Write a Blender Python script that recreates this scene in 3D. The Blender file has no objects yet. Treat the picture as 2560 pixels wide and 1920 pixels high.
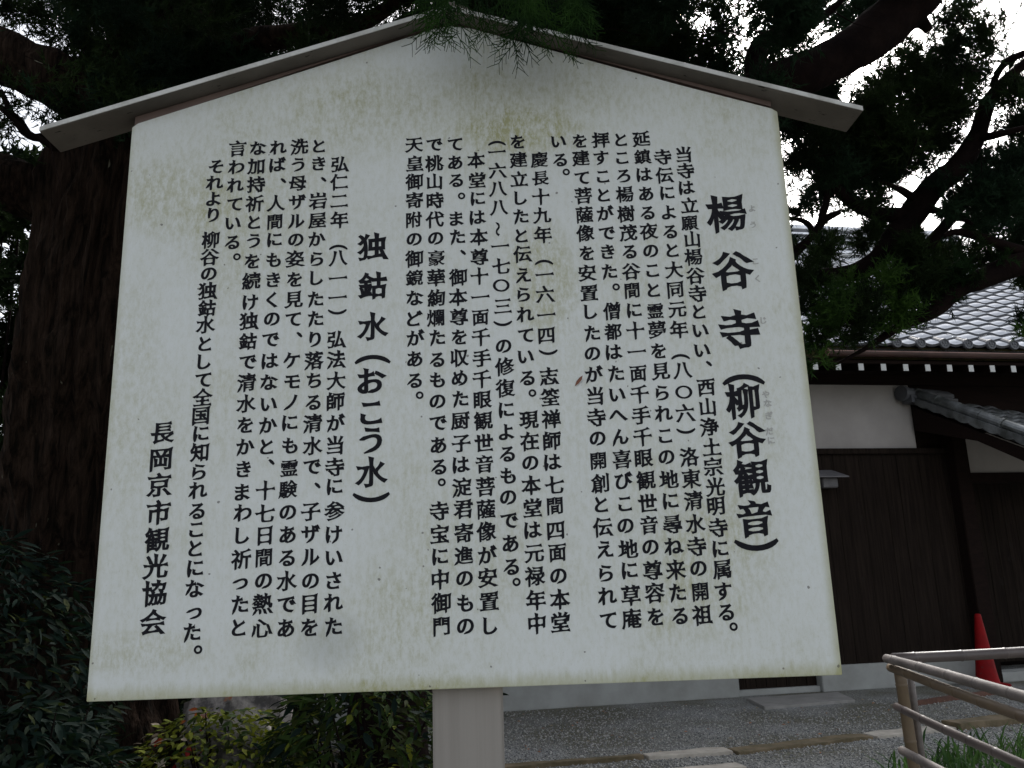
import bpy, bmesh, math, random
import numpy as np
from mathutils import Vector, Matrix, noise
from mathutils.geometry import delaunay_2d_cdt
rad = math.radians
random.seed(11); rng = np.random.default_rng(11)
sc = bpy.context.scene
col = sc.collection

# ------------------------------------------------------------------ camera, sky, sun, exposure
yaw, pitch, roll = 0.02490225, 0.22778409, -0.03240211
f = Vector((math.sin(yaw)*math.cos(pitch), math.cos(yaw)*math.cos(pitch), math.sin(pitch)))
r0 = Vector((math.cos(yaw), -math.sin(yaw), 0)); u0 = r0.cross(f)
cr = r0*math.cos(roll)+u0*math.sin(roll); cu_ = -r0*math.sin(roll)+u0*math.cos(roll)
cam = bpy.data.cameras.new('camera'); cam.sensor_width = 36; cam.lens = 36*2070/2560
cam.clip_start = .05; cam.clip_end = 400
camo = bpy.data.objects.new('camera', cam); col.objects.link(camo); sc.camera = camo
M = Matrix((cr, cu_, -f)).transposed().to_4x4(); M.translation = Vector((0.81248, -1.73867, 1.55))
camo.matrix_world = M

SUN_EL, SUN_AZ = rad(40), rad(24)          # the sun stands high behind the sign, behind bright cloud
world = bpy.data.worlds.new('World'); sc.world = world; world.use_nodes = True
nt = world.node_tree; bg = nt.nodes['Background']
sky = nt.nodes.new('ShaderNodeTexSky'); sky.sky_type = 'NISHITA'; sky.sun_disc = False
sky.sun_elevation = SUN_EL; sky.sun_rotation = SUN_AZ; sky.dust_density = 3; sky.air_density = 1.0
hs = nt.nodes.new('ShaderNodeHueSaturation'); hs.inputs['Saturation'].default_value = .28   # thin bright cloud
nt.links.new(sky.outputs[0], hs.inputs['Color']); nt.links.new(hs.outputs[0], bg.inputs[0])
bg.inputs[1].default_value = .15
sl = bpy.data.lights.new('sun', 'SUN'); sl.energy = .9; sl.angle = rad(14); sl.color = (1, .96, .9)
so = bpy.data.objects.new('sun', sl); col.objects.link(so)
sdir = Vector((math.sin(SUN_AZ)*math.cos(SUN_EL), math.cos(SUN_AZ)*math.cos(SUN_EL), math.sin(SUN_EL)))
so.rotation_euler = sdir.to_track_quat('Z', 'Y').to_euler(); so.location = (0, 0, 20)
sc.view_settings.view_transform = 'Standard'; sc.view_settings.look = 'None'
sc.view_settings.gamma = 1; sc.view_settings.use_curve_mapping = False
sc.view_settings.exposure = 1.1
sc.render.engine = 'CYCLES'
sc.cycles.max_bounces = 6; sc.cycles.transparent_max_bounces = 8

# ------------------------------------------------------------------ helpers
def tag(o, label=None, cat=None, group=None, kind=None):
    for k, v in (('label', label), ('category', cat), ('group', group), ('kind', kind)):
        if v: o[k] = v
    return o

def empty(name, loc=(0, 0, 0), rz=0, label=None, cat=None, group=None):
    o = bpy.data.objects.new(name, None); col.objects.link(o)
    o.location = loc; o.rotation_euler = (0, 0, rz); o.empty_display_size = .2
    return tag(o, label, cat, group)

def link(name, me, m=None, parent=None, smooth=False):
    if m is not None:
        for x in (m if isinstance(m, (list, tuple)) else [m]): me.materials.append(x)
    if smooth: me.polygons.foreach_set('use_smooth', [True]*len(me.polygons))
    o = bpy.data.objects.new(name, me); col.objects.link(o)
    if parent: o.parent = parent
    return o

def mesh_np(name, V, F, k=3):
    me = bpy.data.meshes.new(name); V = np.asarray(V, dtype=np.float32); F = np.asarray(F, dtype=np.int32)
    me.vertices.add(len(V)); me.vertices.foreach_set('co', V.ravel())
    me.loops.add(F.size); me.loops.foreach_set('vertex_index', F.ravel())
    me.polygons.add(len(F)); me.polygons.foreach_set('loop_start', np.arange(0, F.size, k, dtype=np.int32))
    me.polygons.foreach_set('loop_total', np.full(len(F), k, dtype=np.int32))
    me.update(calc_edges=True); return me

class MB:
    def __init__(s): s.V = []; s.F = []; s.mi = []
    def add(s, V, F, mi=0):
        k = len(s.V); s.V += [tuple(v) for v in V]; s.F += [tuple(i+k for i in q) for q in F]; s.mi += [mi]*len(F)
    def box(s, x0, x1, y0, y1, z0, z1, mi=0, M=None):
        V = [Vector((x, y, z)) for z in (z0, z1) for y in (y0, y1) for x in (x0, x1)]
        if M: V = [M @ v for v in V]
        s.add(V, [(0, 2, 3, 1), (4, 5, 7, 6), (0, 1, 5, 4), (2, 6, 7, 3), (0, 4, 6, 2), (1, 3, 7, 5)], mi)
    def prism(s, poly, y0, y1, mi=0):            # poly in x,z
        n = len(poly); V = [(x, y0, z) for x, z in poly]+[(x, y1, z) for x, z in poly]
        F = [tuple(range(n)), tuple(range(2*n-1, n-1, -1))]+[(i, i+n, (i+1) % n+n, (i+1) % n) for i in range(n)]
        s.add(V, F, mi)
    def cyl(s, a, b, r0, r1=None, n=10, mi=0, caps=True):
        a, b = Vector(a), Vector(b); r1 = r0 if r1 is None else r1
        d = (b-a).normalized(); x = d.orthogonal().normalized(); y = d.cross(x)
        V = [p+(x*math.cos(t)+y*math.sin(t))*r for p, r in ((a, r0), (b, r1)) for t in [2*math.pi*i/n for i in range(n)]]
        F = [(i, (i+1) % n, (i+1) % n+n, i+n) for i in range(n)]
        if caps: F += [tuple(range(n-1, -1, -1)), tuple(range(n, 2*n))]
        s.add(V, F, mi)
    def build(s, name, m=None, parent=None, bevel=0, smooth=False):
        me = bpy.data.meshes.new(name); me.from_pydata(s.V, [], s.F)
        me.polygons.foreach_set('material_index', s.mi); me.update()
        bm = bmesh.new(); bm.from_mesh(me); bmesh.ops.recalc_face_normals(bm, faces=bm.faces)
        if bevel: bmesh.ops.bevel(bm, geom=bm.edges[:], offset=bevel, segments=2, affect='EDGES', clamp_overlap=True)
        bm.to_mesh(me); bm.free()
        return link(name, me, m, parent, smooth)

def catmull(P, n):
    """smooth a polyline of (x,y,z,r)"""
    P = [Vector(p) for p in P]; out = []
    for i in range(len(P)-1):
        a, b, c, d = P[max(i-1, 0)], P[i], P[i+1], P[min(i+2, len(P)-1)]
        for j in range(n):
            t = j/n
            out.append(.5*((2*b)+(c-a)*t+(2*a-5*b+4*c-d)*t*t+(3*b-a-3*c+d)*t**3))
    return out+[P[-1]]

def tube(P, seg=10, sub=5, rough=.12, ridges=0, seed=0, freq=3.):
    """a limb: swept rings with knots, ridges and a closed tip; returns V, F"""
    P = catmull(P, sub) if sub > 1 else [Vector(p) for p in P]
    V, F = [], []; x = None
    for i, p in enumerate(P):
        c = p.to_3d(); r = max(p[3], .0006)
        q = P[min(i+1, len(P)-1)].to_3d()-P[max(i-1, 0)].to_3d(); d = q.normalized()
        x = (d.orthogonal() if x is None else x-d*x.dot(d)).normalized(); y = d.cross(x)
        for k in range(seg):
            t = 2*math.pi*k/seg; n = x*math.cos(t)+y*math.sin(t)
            w = 1
            if rough:
                w += rough*noise.noise((c+n*r)*freq+Vector((seed, 0, 0)))+rough*.5*noise.noise((c+n*r)*freq*3.3)
            if ridges:
                w += ridges*(abs(noise.noise(Vector((math.cos(t)*5+seed, math.sin(t)*5, c.z*.9))))*2-.4)
                w += ridges*.6*noise.noise(Vector((math.cos(t)*13, math.sin(t)*13, c.z*2.2+seed)))
            V.append(c+n*r*w)
    m = len(P)
    for i in range(m-1):
        for k in range(seg):
            a = i*seg+k; b = i*seg+(k+1) % seg
            F.append((a, b, b+seg, a+seg))
    F.append(tuple(range(seg-1, -1, -1))); F.append(tuple(range((m-1)*seg, m*seg)))
    return V, F

# ------------------------------------------------------------------ materials
MATS = {}
def mat(name, base, rough=.7, metal=0, dark=None, scale=6, detail=5, contrast=(.35, .65), bump=0, bscale=None,
        stretch=(1, 1, 1), spec=.5, speck=None, vary=0, trans=0, coord='Object', rvar=0, dist=.01):
    m = bpy.data.materials.new(name); m.use_nodes = True; n = m.node_tree.nodes; l = m.node_tree.links
    b = n['Principled BSDF']; b.inputs['Roughness'].default_value = rough; b.inputs['Metallic'].default_value = metal
    b.inputs['Specular IOR Level'].default_value = spec
    tc = n.new('ShaderNodeTexCoord'); mp = n.new('ShaderNodeMapping'); l.new(tc.outputs[coord], mp.inputs[0])
    mp.inputs['Scale'].default_value = stretch
    no = n.new('ShaderNodeTexNoise'); l.new(mp.outputs[0], no.inputs['Vector'])
    no.inputs['Scale'].default_value = scale; no.inputs['Detail'].default_value = detail; no.inputs['Roughness'].default_value = .62
    cr = n.new('ShaderNodeValToRGB'); l.new(no.outputs['Fac'], cr.inputs[0])
    dark = dark or tuple(c*.55 for c in base)
    cr.color_ramp.elements[0].position, cr.color_ramp.elements[1].position = contrast
    cr.color_ramp.elements[0].color = (*dark, 1); cr.color_ramp.elements[1].color = (*base, 1)
    last = cr.outputs[0]
    if speck:                                  # (colour, scale, threshold, stretch)
        c2, s2, th, st = speck
        mp2 = n.new('ShaderNodeMapping'); mp2.inputs['Scale'].default_value = st; l.new(tc.outputs[coord], mp2.inputs[0])
        n2 = n.new('ShaderNodeTexNoise'); n2.inputs['Scale'].default_value = s2; n2.inputs['Detail'].default_value = 3
        l.new(mp2.outputs[0], n2.inputs['Vector'])
        r2 = n.new('ShaderNodeValToRGB'); r2.color_ramp.elements[0].position = th; r2.color_ramp.elements[1].position = th+.05
        r2.color_ramp.elements[0].color = (0, 0, 0, 1); r2.color_ramp.elements[1].color = (1, 1, 1, 1)
        l.new(n2.outputs['Fac'], r2.inputs[0])
        mx = n.new('ShaderNodeMix'); mx.data_type = 'RGBA'; l.new(r2.outputs[0], mx.inputs[0])
        l.new(last, mx.inputs[6]); mx.inputs[7].default_value = (*c2, 1); last = mx.outputs[2]
    if vary:
        oi = n.new('ShaderNodeObjectInfo'); mr = n.new('ShaderNodeMapRange'); l.new(oi.outputs['Random'], mr.inputs[0])
        mr.inputs[3].default_value = 1-vary; mr.inputs[4].default_value = 1+vary
        hv = n.new('ShaderNodeHueSaturation'); l.new(mr.outputs[0], hv.inputs['Value']); l.new(last, hv.inputs['Color']); last = hv.outputs[0]
    l.new(last, b.inputs['Base Color'])
    if rvar:
        mr = n.new('ShaderNodeMapRange'); l.new(no.outputs['Fac'], mr.inputs[0]); mr.inputs[3].default_value = rough-rvar; mr.inputs[4].default_value = rough+rvar
        l.new(mr.outputs[0], b.inputs['Roughness'])
    if bump:
        bn = n.new('ShaderNodeTexNoise'); l.new(mp.outputs[0], bn.inputs['Vector']); bn.inputs['Scale'].default_value = bscale or scale*4
        bn.inputs['Detail'].default_value = 4
        bu = n.new('ShaderNodeBump'); bu.inputs['Strength'].default_value = bump; bu.inputs['Distance'].default_value = dist
        l.new(bn.outputs['Fac'], bu.inputs['Height']); l.new(bu.outputs[0], b.inputs['Normal'])
    if trans:
        b.inputs['Transmission Weight'].default_value = 0
        tr = n.new('ShaderNodeBsdfTranslucent'); l.new(last, tr.inputs[0]); ms = n.new('ShaderNodeMixShader'); ms.inputs[0].default_value = trans
        l.new(b.outputs[0], ms.inputs[1]); l.new(tr.outputs[0], ms.inputs[2]); l.new(ms.outputs[0], n['Material Output'].inputs[0])
    MATS[name] = m; return m

def panel_material():
    """white painted sheet with algae blotches, rain streaks and a stained lower edge; object space, metres"""
    m = bpy.data.materials.new('stained white panel'); m.use_nodes = True; n = m.node_tree.nodes; l = m.node_tree.links
    b = n['Principled BSDF']; b.inputs['Roughness'].default_value = .42; b.inputs['Specular IOR Level'].default_value = .35
    tc = n.new('ShaderNodeTexCoord'); sep = n.new('ShaderNodeSeparateXYZ'); l.new(tc.outputs['Object'], sep.inputs[0])
    def nz(scale, st, det=6, ro=.65, w=0):
        mp = n.new('ShaderNodeMapping'); mp.inputs['Scale'].default_value = st; mp.inputs['Location'].default_value = (w, w, w)
        l.new(tc.outputs['Object'], mp.inputs[0]); t = n.new('ShaderNodeTexNoise'); l.new(mp.outputs[0], t.inputs['Vector'])
        t.inputs['Scale'].default_value = scale; t.inputs['Detail'].default_value = det; t.inputs['Roughness'].default_value = ro
        return t.outputs['Fac']
    def rng_(x, a, b_, c=0, d=1):
        r = n.new('ShaderNodeMapRange'); l.new(x, r.inputs[0]); r.interpolation_type = 'SMOOTHSTEP'
        for i, v in enumerate((a, b_, c, d)): r.inputs[i+1].default_value = v
        return r.outputs[0]
    def ma(op, x, y=None):
        r = n.new('ShaderNodeMath'); r.operation = op; r.use_clamp = False
        for i, v in enumerate((x, y)):
            if v is None: continue
            if isinstance(v, (int, float)): r.inputs[i].default_value = v
            else: l.new(v, r.inputs[i])
        return r.outputs[0]
    def mix(fac, a, c):
        x = n.new('ShaderNodeMix'); x.data_type = 'RGBA'; l.new(fac, x.inputs[0])
        if isinstance(a, tuple): x.inputs[6].default_value = (*a, 1)
        else: l.new(a, x.inputs[6])
        x.inputs[7].default_value = (*c, 1); return x.outputs[2]
    big = nz(2.6, (1, 1, .8), 4, .6); fine = nz(70, (1.2, 1, .6), 8, .8); streak = nz(46, (1, 1, .16), 5, .75, 3)
    grain = nz(210, (1, 1, .8), 2, .6, 7)
    blotch = ma('MULTIPLY', rng_(big, .44, .70), rng_(ma('ADD', fine, ma('MULTIPLY', streak, .55)), .66, .98))
    blotch = ma('MULTIPLY', blotch, .36)
    allover = ma('ADD', ma('MULTIPLY', rng_(fine, .40, .72), .22), ma('MULTIPLY', rng_(big, .38, .66), .12))
    # patches named after where the real stains sit
    def patch(x, z, sx, sz, k):
        dx = ma('MULTIPLY', ma('SUBTRACT', sep.outputs[0], x), 1/sx); dz = ma('MULTIPLY', ma('SUBTRACT', sep.outputs[2], z), 1/sz)
        d = ma('ADD', ma('POWER', dx, 2), ma('POWER', dz, 2))
        g = rng_(d, 0, 1.2, 1, 0); return ma('MULTIPLY', ma('MULTIPLY', g, rng_(ma('ADD', fine, ma('MULTIPLY', streak, .4)), .50, .86)), k*.72)
    tot = ma('ADD', blotch, allover)
    for p_ in [(.93, .86, .09, .16, .8), (.11, 1.07, .13, .12, .6), (.62, 1.33, .30, .07, .25), (.90, 1.22, .16, .07, .8), (.30, .98, .2, .22, .35), (.10, .09, .16, .05, .5),
               (.72, 1.28, .4, .12, .15), (1.0, .62, .16, .3, .2), (1.22, .3, .2, .3, .22), (.55, .7, .25, .4, .2), (.04, .62, .08, .3, .35), (1.18, .13, .10, .07, .25)]:
        tot = ma('ADD', tot, patch(*p_))
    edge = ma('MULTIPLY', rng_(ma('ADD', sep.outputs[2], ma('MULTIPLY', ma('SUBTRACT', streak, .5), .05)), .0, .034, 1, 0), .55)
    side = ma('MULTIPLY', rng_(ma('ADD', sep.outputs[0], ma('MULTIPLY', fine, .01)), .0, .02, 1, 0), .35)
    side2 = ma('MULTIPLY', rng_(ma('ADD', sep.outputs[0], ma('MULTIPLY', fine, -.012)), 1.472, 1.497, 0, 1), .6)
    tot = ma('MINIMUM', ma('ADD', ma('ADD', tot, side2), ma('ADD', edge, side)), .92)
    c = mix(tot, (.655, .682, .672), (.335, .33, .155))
    dx = ma('MULTIPLY', ma('SUBTRACT', sep.outputs[0], .475), 1/.075); dz = ma('MULTIPLY', ma('SUBTRACT', sep.outputs[2], .098), 1/.06)
    c = mix(rng_(ma('ADD', ma('ADD', ma('POWER', dx, 2), ma('POWER', dz, 2)), ma('MULTIPLY', big, 1.2)), .3, 2.2, .42, 0), c, (.30, .32, .31))
    c = mix(ma('MULTIPLY', rng_(grain, .60, .75), .30), c, (.36, .36, .30))
    c = mix(ma('MULTIPLY', rng_(nz(90, (1, 1, 1), 0, .5, 11), .835, .85), .7), c, (.07, .06, .05))
    l.new(c, b.inputs['Base Color'])
    bu = n.new('ShaderNodeBump'); bu.inputs['Strength'].default_value = .12; bu.inputs['Distance'].default_value = .001
    l.new(grain, bu.inputs['Height']); l.new(bu.outputs[0], b.inputs['Normal'])
    return m

PANEL = panel_material()
INK = mat('lettering ink', (.006, .006, .009), .6, dark=(.011, .011, .015), scale=60, spec=.12)
PENCIL = mat('faint pencil', (.36, .36, .34), .8, dark=(.42, .42, .40), scale=90)
CREAM = mat('aged cream edge', (.62, .56, .40), .7, dark=(.45, .38, .24), scale=14)
TAUPE = mat('taupe coated metal', (.262, .240, .216), .5, dark=(.225, .205, .183), scale=4, stretch=(22, 22, .35), contrast=(.3, .6), bump=.08, bscale=60, speck=((.07, .06, .05), 9, .72, (1, 1, .7)))
TAUPE_ROOF = mat('taupe roof metal', (.165, .146, .128), .6, dark=(.085, .075, .063), scale=5, contrast=(.3, .7), spec=.3, speck=((.025, .022, .015), 38, .66, (1, 3, 1)))
TRIM = mat('brown trim', (.165, .115, .098), .6, dark=(.12, .082, .07), scale=9)
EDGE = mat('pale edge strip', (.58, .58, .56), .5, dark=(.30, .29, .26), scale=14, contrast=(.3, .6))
BARK = mat('shaggy bark', (.028, .018, .013), .95, dark=(.004, .003, .002), scale=9, stretch=(3.2, 3.2, .32), contrast=(.36, .66),
           bump=1, bscale=14, dist=.03, speck=((.15, .145, .11), 24, .73, (1, 1, .2)), spec=.05)
BARK2 = mat('dark branch bark', (.014, .009, .008), .95, dark=(.006, .004, .004), scale=7, bump=.9, bscale=24, dist=.012,
            speck=((.34, .34, .26), 7.5, .70, (1, 1, 1)), spec=.05)
def leafmat(name, base, dark, sc_=1.2, trans=.25, rough=.75):
    return mat(name, base, rough, dark=dark, scale=sc_, detail=3, contrast=(.38, .62), trans=trans, spec=.08)
JUN = leafmat('juniper scale leaves', (.020, .036, .010), (.006, .013, .005), 1.6)
JUN2 = leafmat('bluish juniper leaves', (.016, .036, .017), (.007, .017, .009), 1.8)
PINE = leafmat('fresh juniper leaves', (.042, .090, .016), (.012, .030, .010), 1.4)
SPRIG = leafmat('green sprig', (.024, .062, .010), (.008, .022, .007), 9)

# ------------------------------------------------------------------ measured positions on the panel (mm) and in the place (m), with added shade clumps
TEXT = [
    ('楊谷寺', 'T', [(1356,1001),(1359,863),(1360,728)]),
    ('（柳谷観音）', 't', [(1358,613),(1353,565),(1354,481),(1356,399),(1353,314),(1352,261)]),
    ('当寺は立願山楊谷寺といい、西山浄土宗光明寺に属する。', 'b', [(1270,1151),(1271,1110),(1271,1067),(1273,1024),(1271,981),(1273,941),(1272,898),(1273,853),(1274,812),(1274,770),(1274,726),(1274,681),(1286,651),(1275,598),(1275,555),(1275,511),(1276,468),(1276,426),(1276,383),(1275,344),(1275,299),(1276,255),(1275,214),(1274,170),(1276,129),(1289,100)]),
    ('寺伝によると大同元年（八〇六）洛東清水寺の開祖', 'b', [(1221,1146),(1222,1099),(1225,1055),(1225,1008),(1224,961),(1226,916),(1226,869),(1226,822),(1226,776),(1226,730),(1225,668),(1227,637),(1226,589),(1226,543),(1224,504),(1227,448),(1227,402),(1228,356),(1228,308),(1227,262),(1227,217),(1227,170),(1227,124)]),
    ('延鎮はある夜のこと霊夢を見られこの地に尋ね来たる', 'b', [(1174,1193),(1175,1148),(1176,1102),(1176,1055),(1176,1008),(1176,962),(1177,915),(1178,869),(1177,823),(1177,774),(1178,731),(1178,683),(1179,637),(1179,589),(1179,543),(1179,495),(1178,449),(1179,403),(1180,356),(1180,309),(1180,263),(1180,216),(1180,170),(1181,125)]),
    ('ところ楊樹茂る谷間に十一面千手千眼観世音の尊容を', 'b', [(1127,1192),(1127,1146),(1127,1101),(1127,1054),(1127,1006),(1129,960),(1129,915),(1130,867),(1129,822),(1131,776),(1130,730),(1130,683),(1130,633),(1130,587),(1130,541),(1130,494),(1130,449),(1131,401),(1131,354),(1131,308),(1131,263),(1132,217),(1133,171),(1132,125)]),
    ('拝すことができた。僧都はたいへん喜びこの地に草庵', 'b', [(1079,1192),(1078,1147),(1080,1100),(1079,1054),(1080,1009),(1081,961),(1080,916),(1081,868),(1094,832),(1081,776),(1081,728),(1081,682),(1082,634),(1082,587),(1082,542),(1083,494),(1083,447),(1084,403),(1084,354),(1082,308),(1084,262),(1085,217),(1084,168),(1083,122)]),
    ('を建て菩薩像を安置したのが当寺の開創と伝えられて', 'b', [(1031,1191),(1031,1147),(1031,1098),(1032,1053),(1032,1006),(1032,961),(1033,914),(1032,866),(1033,820),(1034,776),(1035,726),(1033,680),(1034,634),(1034,586),(1034,539),(1034,493),(1033,445),(1034,398),(1034,354),(1035,306),(1037,261),(1036,214),(1036,168),(1035,121)]),
    ('いる。', 'b', [(982,1190),(983,1144),(996,1113)]),
    ('慶長十九年（一六一四）志筌禅師は七間四面の本堂', 'b', [(935,1145),(936,1099),(935,1053),(936,1007),(936,960),(936,894),(936,866),(936,819),(936,772),(935,724),(937,686),(937,632),(937,586),(937,538),(937,491),(937,445),(938,398),(937,353),(937,303),(938,258),(938,211),(939,165),(938,120)]),
    ('を建立したと伝えられている。現在の本堂は元禄年中', 'b', [(887,1192),(887,1146),(887,1098),(889,1051),(888,1005),(888,959),(889,914),(889,864),(888,820),(890,773),(889,726),(888,677),(889,630),(899,596),(889,538),(889,491),(889,445),(889,398),(890,351),(890,305),(890,258),(890,211),(890,165),(891,119)]),
    ('（一六八八〜一七〇三）の修復によるものである。', 'b', [(839,1189),(838,1168),(839,1120),(838,1074),(839,1028),(835,976),(839,936),(840,888),(839,842),(841,794),(840,754),(840,702),(841,656),(841,608),(842,560),(841,513),(841,466),(841,420),(840,374),(841,327),(842,280),(842,233),(852,202)]),
    ('本堂には本尊十一面千手千眼観世音菩薩像が安置し', 'b', [(790,1147),(791,1097),(792,1051),(791,1005),(792,958),(792,911),(791,865),(792,817),(791,769),(791,724),(792,677),(791,630),(792,585),(792,538),(792,491),(792,445),(793,398),(793,351),(793,305),(794,258),(794,212),(795,166),(796,118)]),
    ('てある。また、御本尊を収めた厨子は淀君寄進のもの', 'b', [(742,1189),(742,1143),(743,1098),(755,1059),(743,1004),(744,959),(756,922),(744,863),(743,817),(744,772),(744,726),(744,678),(743,634),(744,587),(743,540),(744,491),(744,445),(744,398),(746,353),(746,304),(745,258),(746,212),(746,164),(746,118)]),
    ('で桃山時代の豪華絢爛たるものである。寺宝に中御門', 'b', [(695,1189),(695,1141),(694,1096),(695,1050),(694,1002),(695,957),(696,910),(695,864),(695,817),(693,770),(696,725),(695,676),(695,631),(695,583),(696,537),(696,489),(696,443),(702,410),(696,351),(696,303),(697,257),(697,212),(698,165),(698,119)]),
    ('天皇御寄附の御鏡などがある。', 'b', [(648,1189),(649,1142),(648,1096),(648,1051),(647,1003),(647,956),(647,909),(647,865),(648,818),(648,771),(649,726),(647,679),(646,631),(657,598)]),
    ('独鈷水（おこう水）', 'h', [(555,941),(555,849),(556,755),(556,680),(555,633),(554,563),(553,503),(555,436),(555,383)]),
    ('弘仁二年（八一一）弘法大師が当寺に参けいされた', 'b', [(479,1144),(477,1099),(478,1053),(479,1007),(478,941),(478,915),(478,869),(478,824),(478,790),(478,727),(478,682),(478,635),(478,589),(479,543),(478,495),(478,449),(479,407),(479,357),(479,309),(480,262),(480,217),(480,173),(481,126)]),
    ('とき、岩屋からしたたり落ちる清水で、子ザルの目を', 'b', [(430,1191),(430,1147),(442,1107),(430,1054),(430,1007),(430,961),(431,915),(431,870),(430,820),(431,775),(431,729),(430,681),(430,637),(430,589),(430,543),(431,495),(431,451),(443,411),(430,357),(431,312),(432,265),(433,217),(433,172),(433,127)]),
    ('洗う母ザルの姿を見て、ケモノにも霊験のある水であ', 'b', [(385,1190),(383,1145),(383,1099),(384,1053),(383,1006),(383,961),(383,916),(383,868),(382,821),(382,776),(397,740),(382,683),(384,636),(382,590),(382,545),(383,497),(383,449),(382,405),(383,357),(384,312),(384,265),(385,219),(386,173),(386,127)]),
    ('れば、人間にもきくのではないかと、十七日間の熱心', 'b', [(337,1189),(337,1146),(351,1106),(336,1051),(335,1005),(336,962),(335,915),(336,868),(335,822),(336,777),(335,731),(336,682),(335,636),(336,587),(336,541),(335,496),(346,463),(335,404),(336,357),(338,311),(337,266),(338,220),(338,175),(339,128)]),
    ('な加持祈とうを続け独鈷で清水をかきまわし祈ったと', 'b', [(291,1189),(288,1143),(289,1098),(288,1051),(289,1006),(289,961),(288,913),(288,867),(288,817),(287,774),(286,728),(288,682),(287,636),(288,590),(288,544),(290,496),(288,450),(288,402),(290,359),(291,313),(291,265),(291,216),(292,175),(292,131)]),
    ('言われている。', 'b', [(244,1188),(243,1142),(243,1097),(243,1051),(242,1004),(242,959),(254,924)]),
    ('それより柳谷の独鈷水として全国に知られることになった。', 'b', [(197,1145),(196,1104),(196,1065),(197,1026),(194,965),(194,924),(194,885),(194,846),(194,806),(193,768),(194,725),(194,685),(194,645),(195,606),(194,566),(196,527),(195,488),(196,447),(196,408),(196,366),(197,328),(197,290),(199,249),(200,210),(201,161),(199,124),(213,91)]),
    ('長岡京市観光協会', 's', [(115,532),(116,475),(116,422),(117,365),(118,309),(118,256),(119,203),(120,147)]),
    ('ようこくじやなぎだに', 'f', [(1416,1013),(1414,973),(1411,885),(1412,844),(1415,746),(1403,579),(1406,560),(1406,533),(1403,498),(1405,478)]),
]
TREE_A_TRUNK = [(-1.75,3.35,-0.1,0.62),(-1.68,3.33,0.5,0.53),(-1.606,3.418,1.49,0.49),(-1.58,3.256,2.188,0.459),(-1.549,3.093,2.886,0.43),(-1.488,2.999,3.509,0.399),(-1.389,2.946,4.168,0.345),(-1.215,2.892,4.824,0.264),(-1.091,2.902,5.655,0.209),(-1.006,2.906,6.514,0.135)]
TREE_A_LIMBS = [[(-1.577,2.973,3.629,0.181),(-1.786,2.881,3.826,0.172),(-1.97,2.818,3.897,0.161),(-2.175,2.764,3.931,0.155),(-2.579,2.683,4.101,0.139),(-3.152,2.636,4.367,0.104)],[(-1.343,2.967,4.07,0.209),(-1.556,2.798,4.382,0.188),(-1.79,2.714,4.548,0.172),(-2.044,2.644,4.654,0.161),(-2.329,2.522,4.771,0.139),(-2.71,2.379,4.983,0.102)],[(-1.282,2.866,4.5,0.148),(-0.815,2.625,4.603,0.095),(-0.337,2.414,4.576,0.064),(0.148,2.215,4.497,0.043),(0.502,1.9,4.489,0.028)],[(-1.631,2.816,4.314,0.039),(-1.773,2.749,4.172,0.028),(-1.859,2.655,4.146,0.021),(-1.933,2.512,4.328,0.014)],[(-1.708,2.796,3.962,0.033),(-1.677,2.675,4.038,0.021),(-1.781,2.563,4.091,0.016),(-1.877,2.444,4.171,0.011)],[(-1.836,2.654,4.145,0.016),(-1.846,2.544,4.181,0.014),(-1.921,2.437,4.205,0.009)]]
TREE_B_TRUNK = [(0.05,3.75,-0.1,0.3),(0.12,3.7,0.6,0.25),(0.3,3.55,1.5,0.21),(0.699,3.005,2.802,0.17),(1.271,2.694,3.417,0.151),(1.769,2.475,3.865,0.135),(2.283,2.308,4.087,0.119),(2.619,2.227,4.182,0.117),(2.861,2.192,4.306,0.122),(3.061,2.154,4.448,0.124),(3.256,2.058,4.618,0.116),(3.536,1.929,4.926,0.094),(3.908,1.831,5.308,0.064)]
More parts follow.
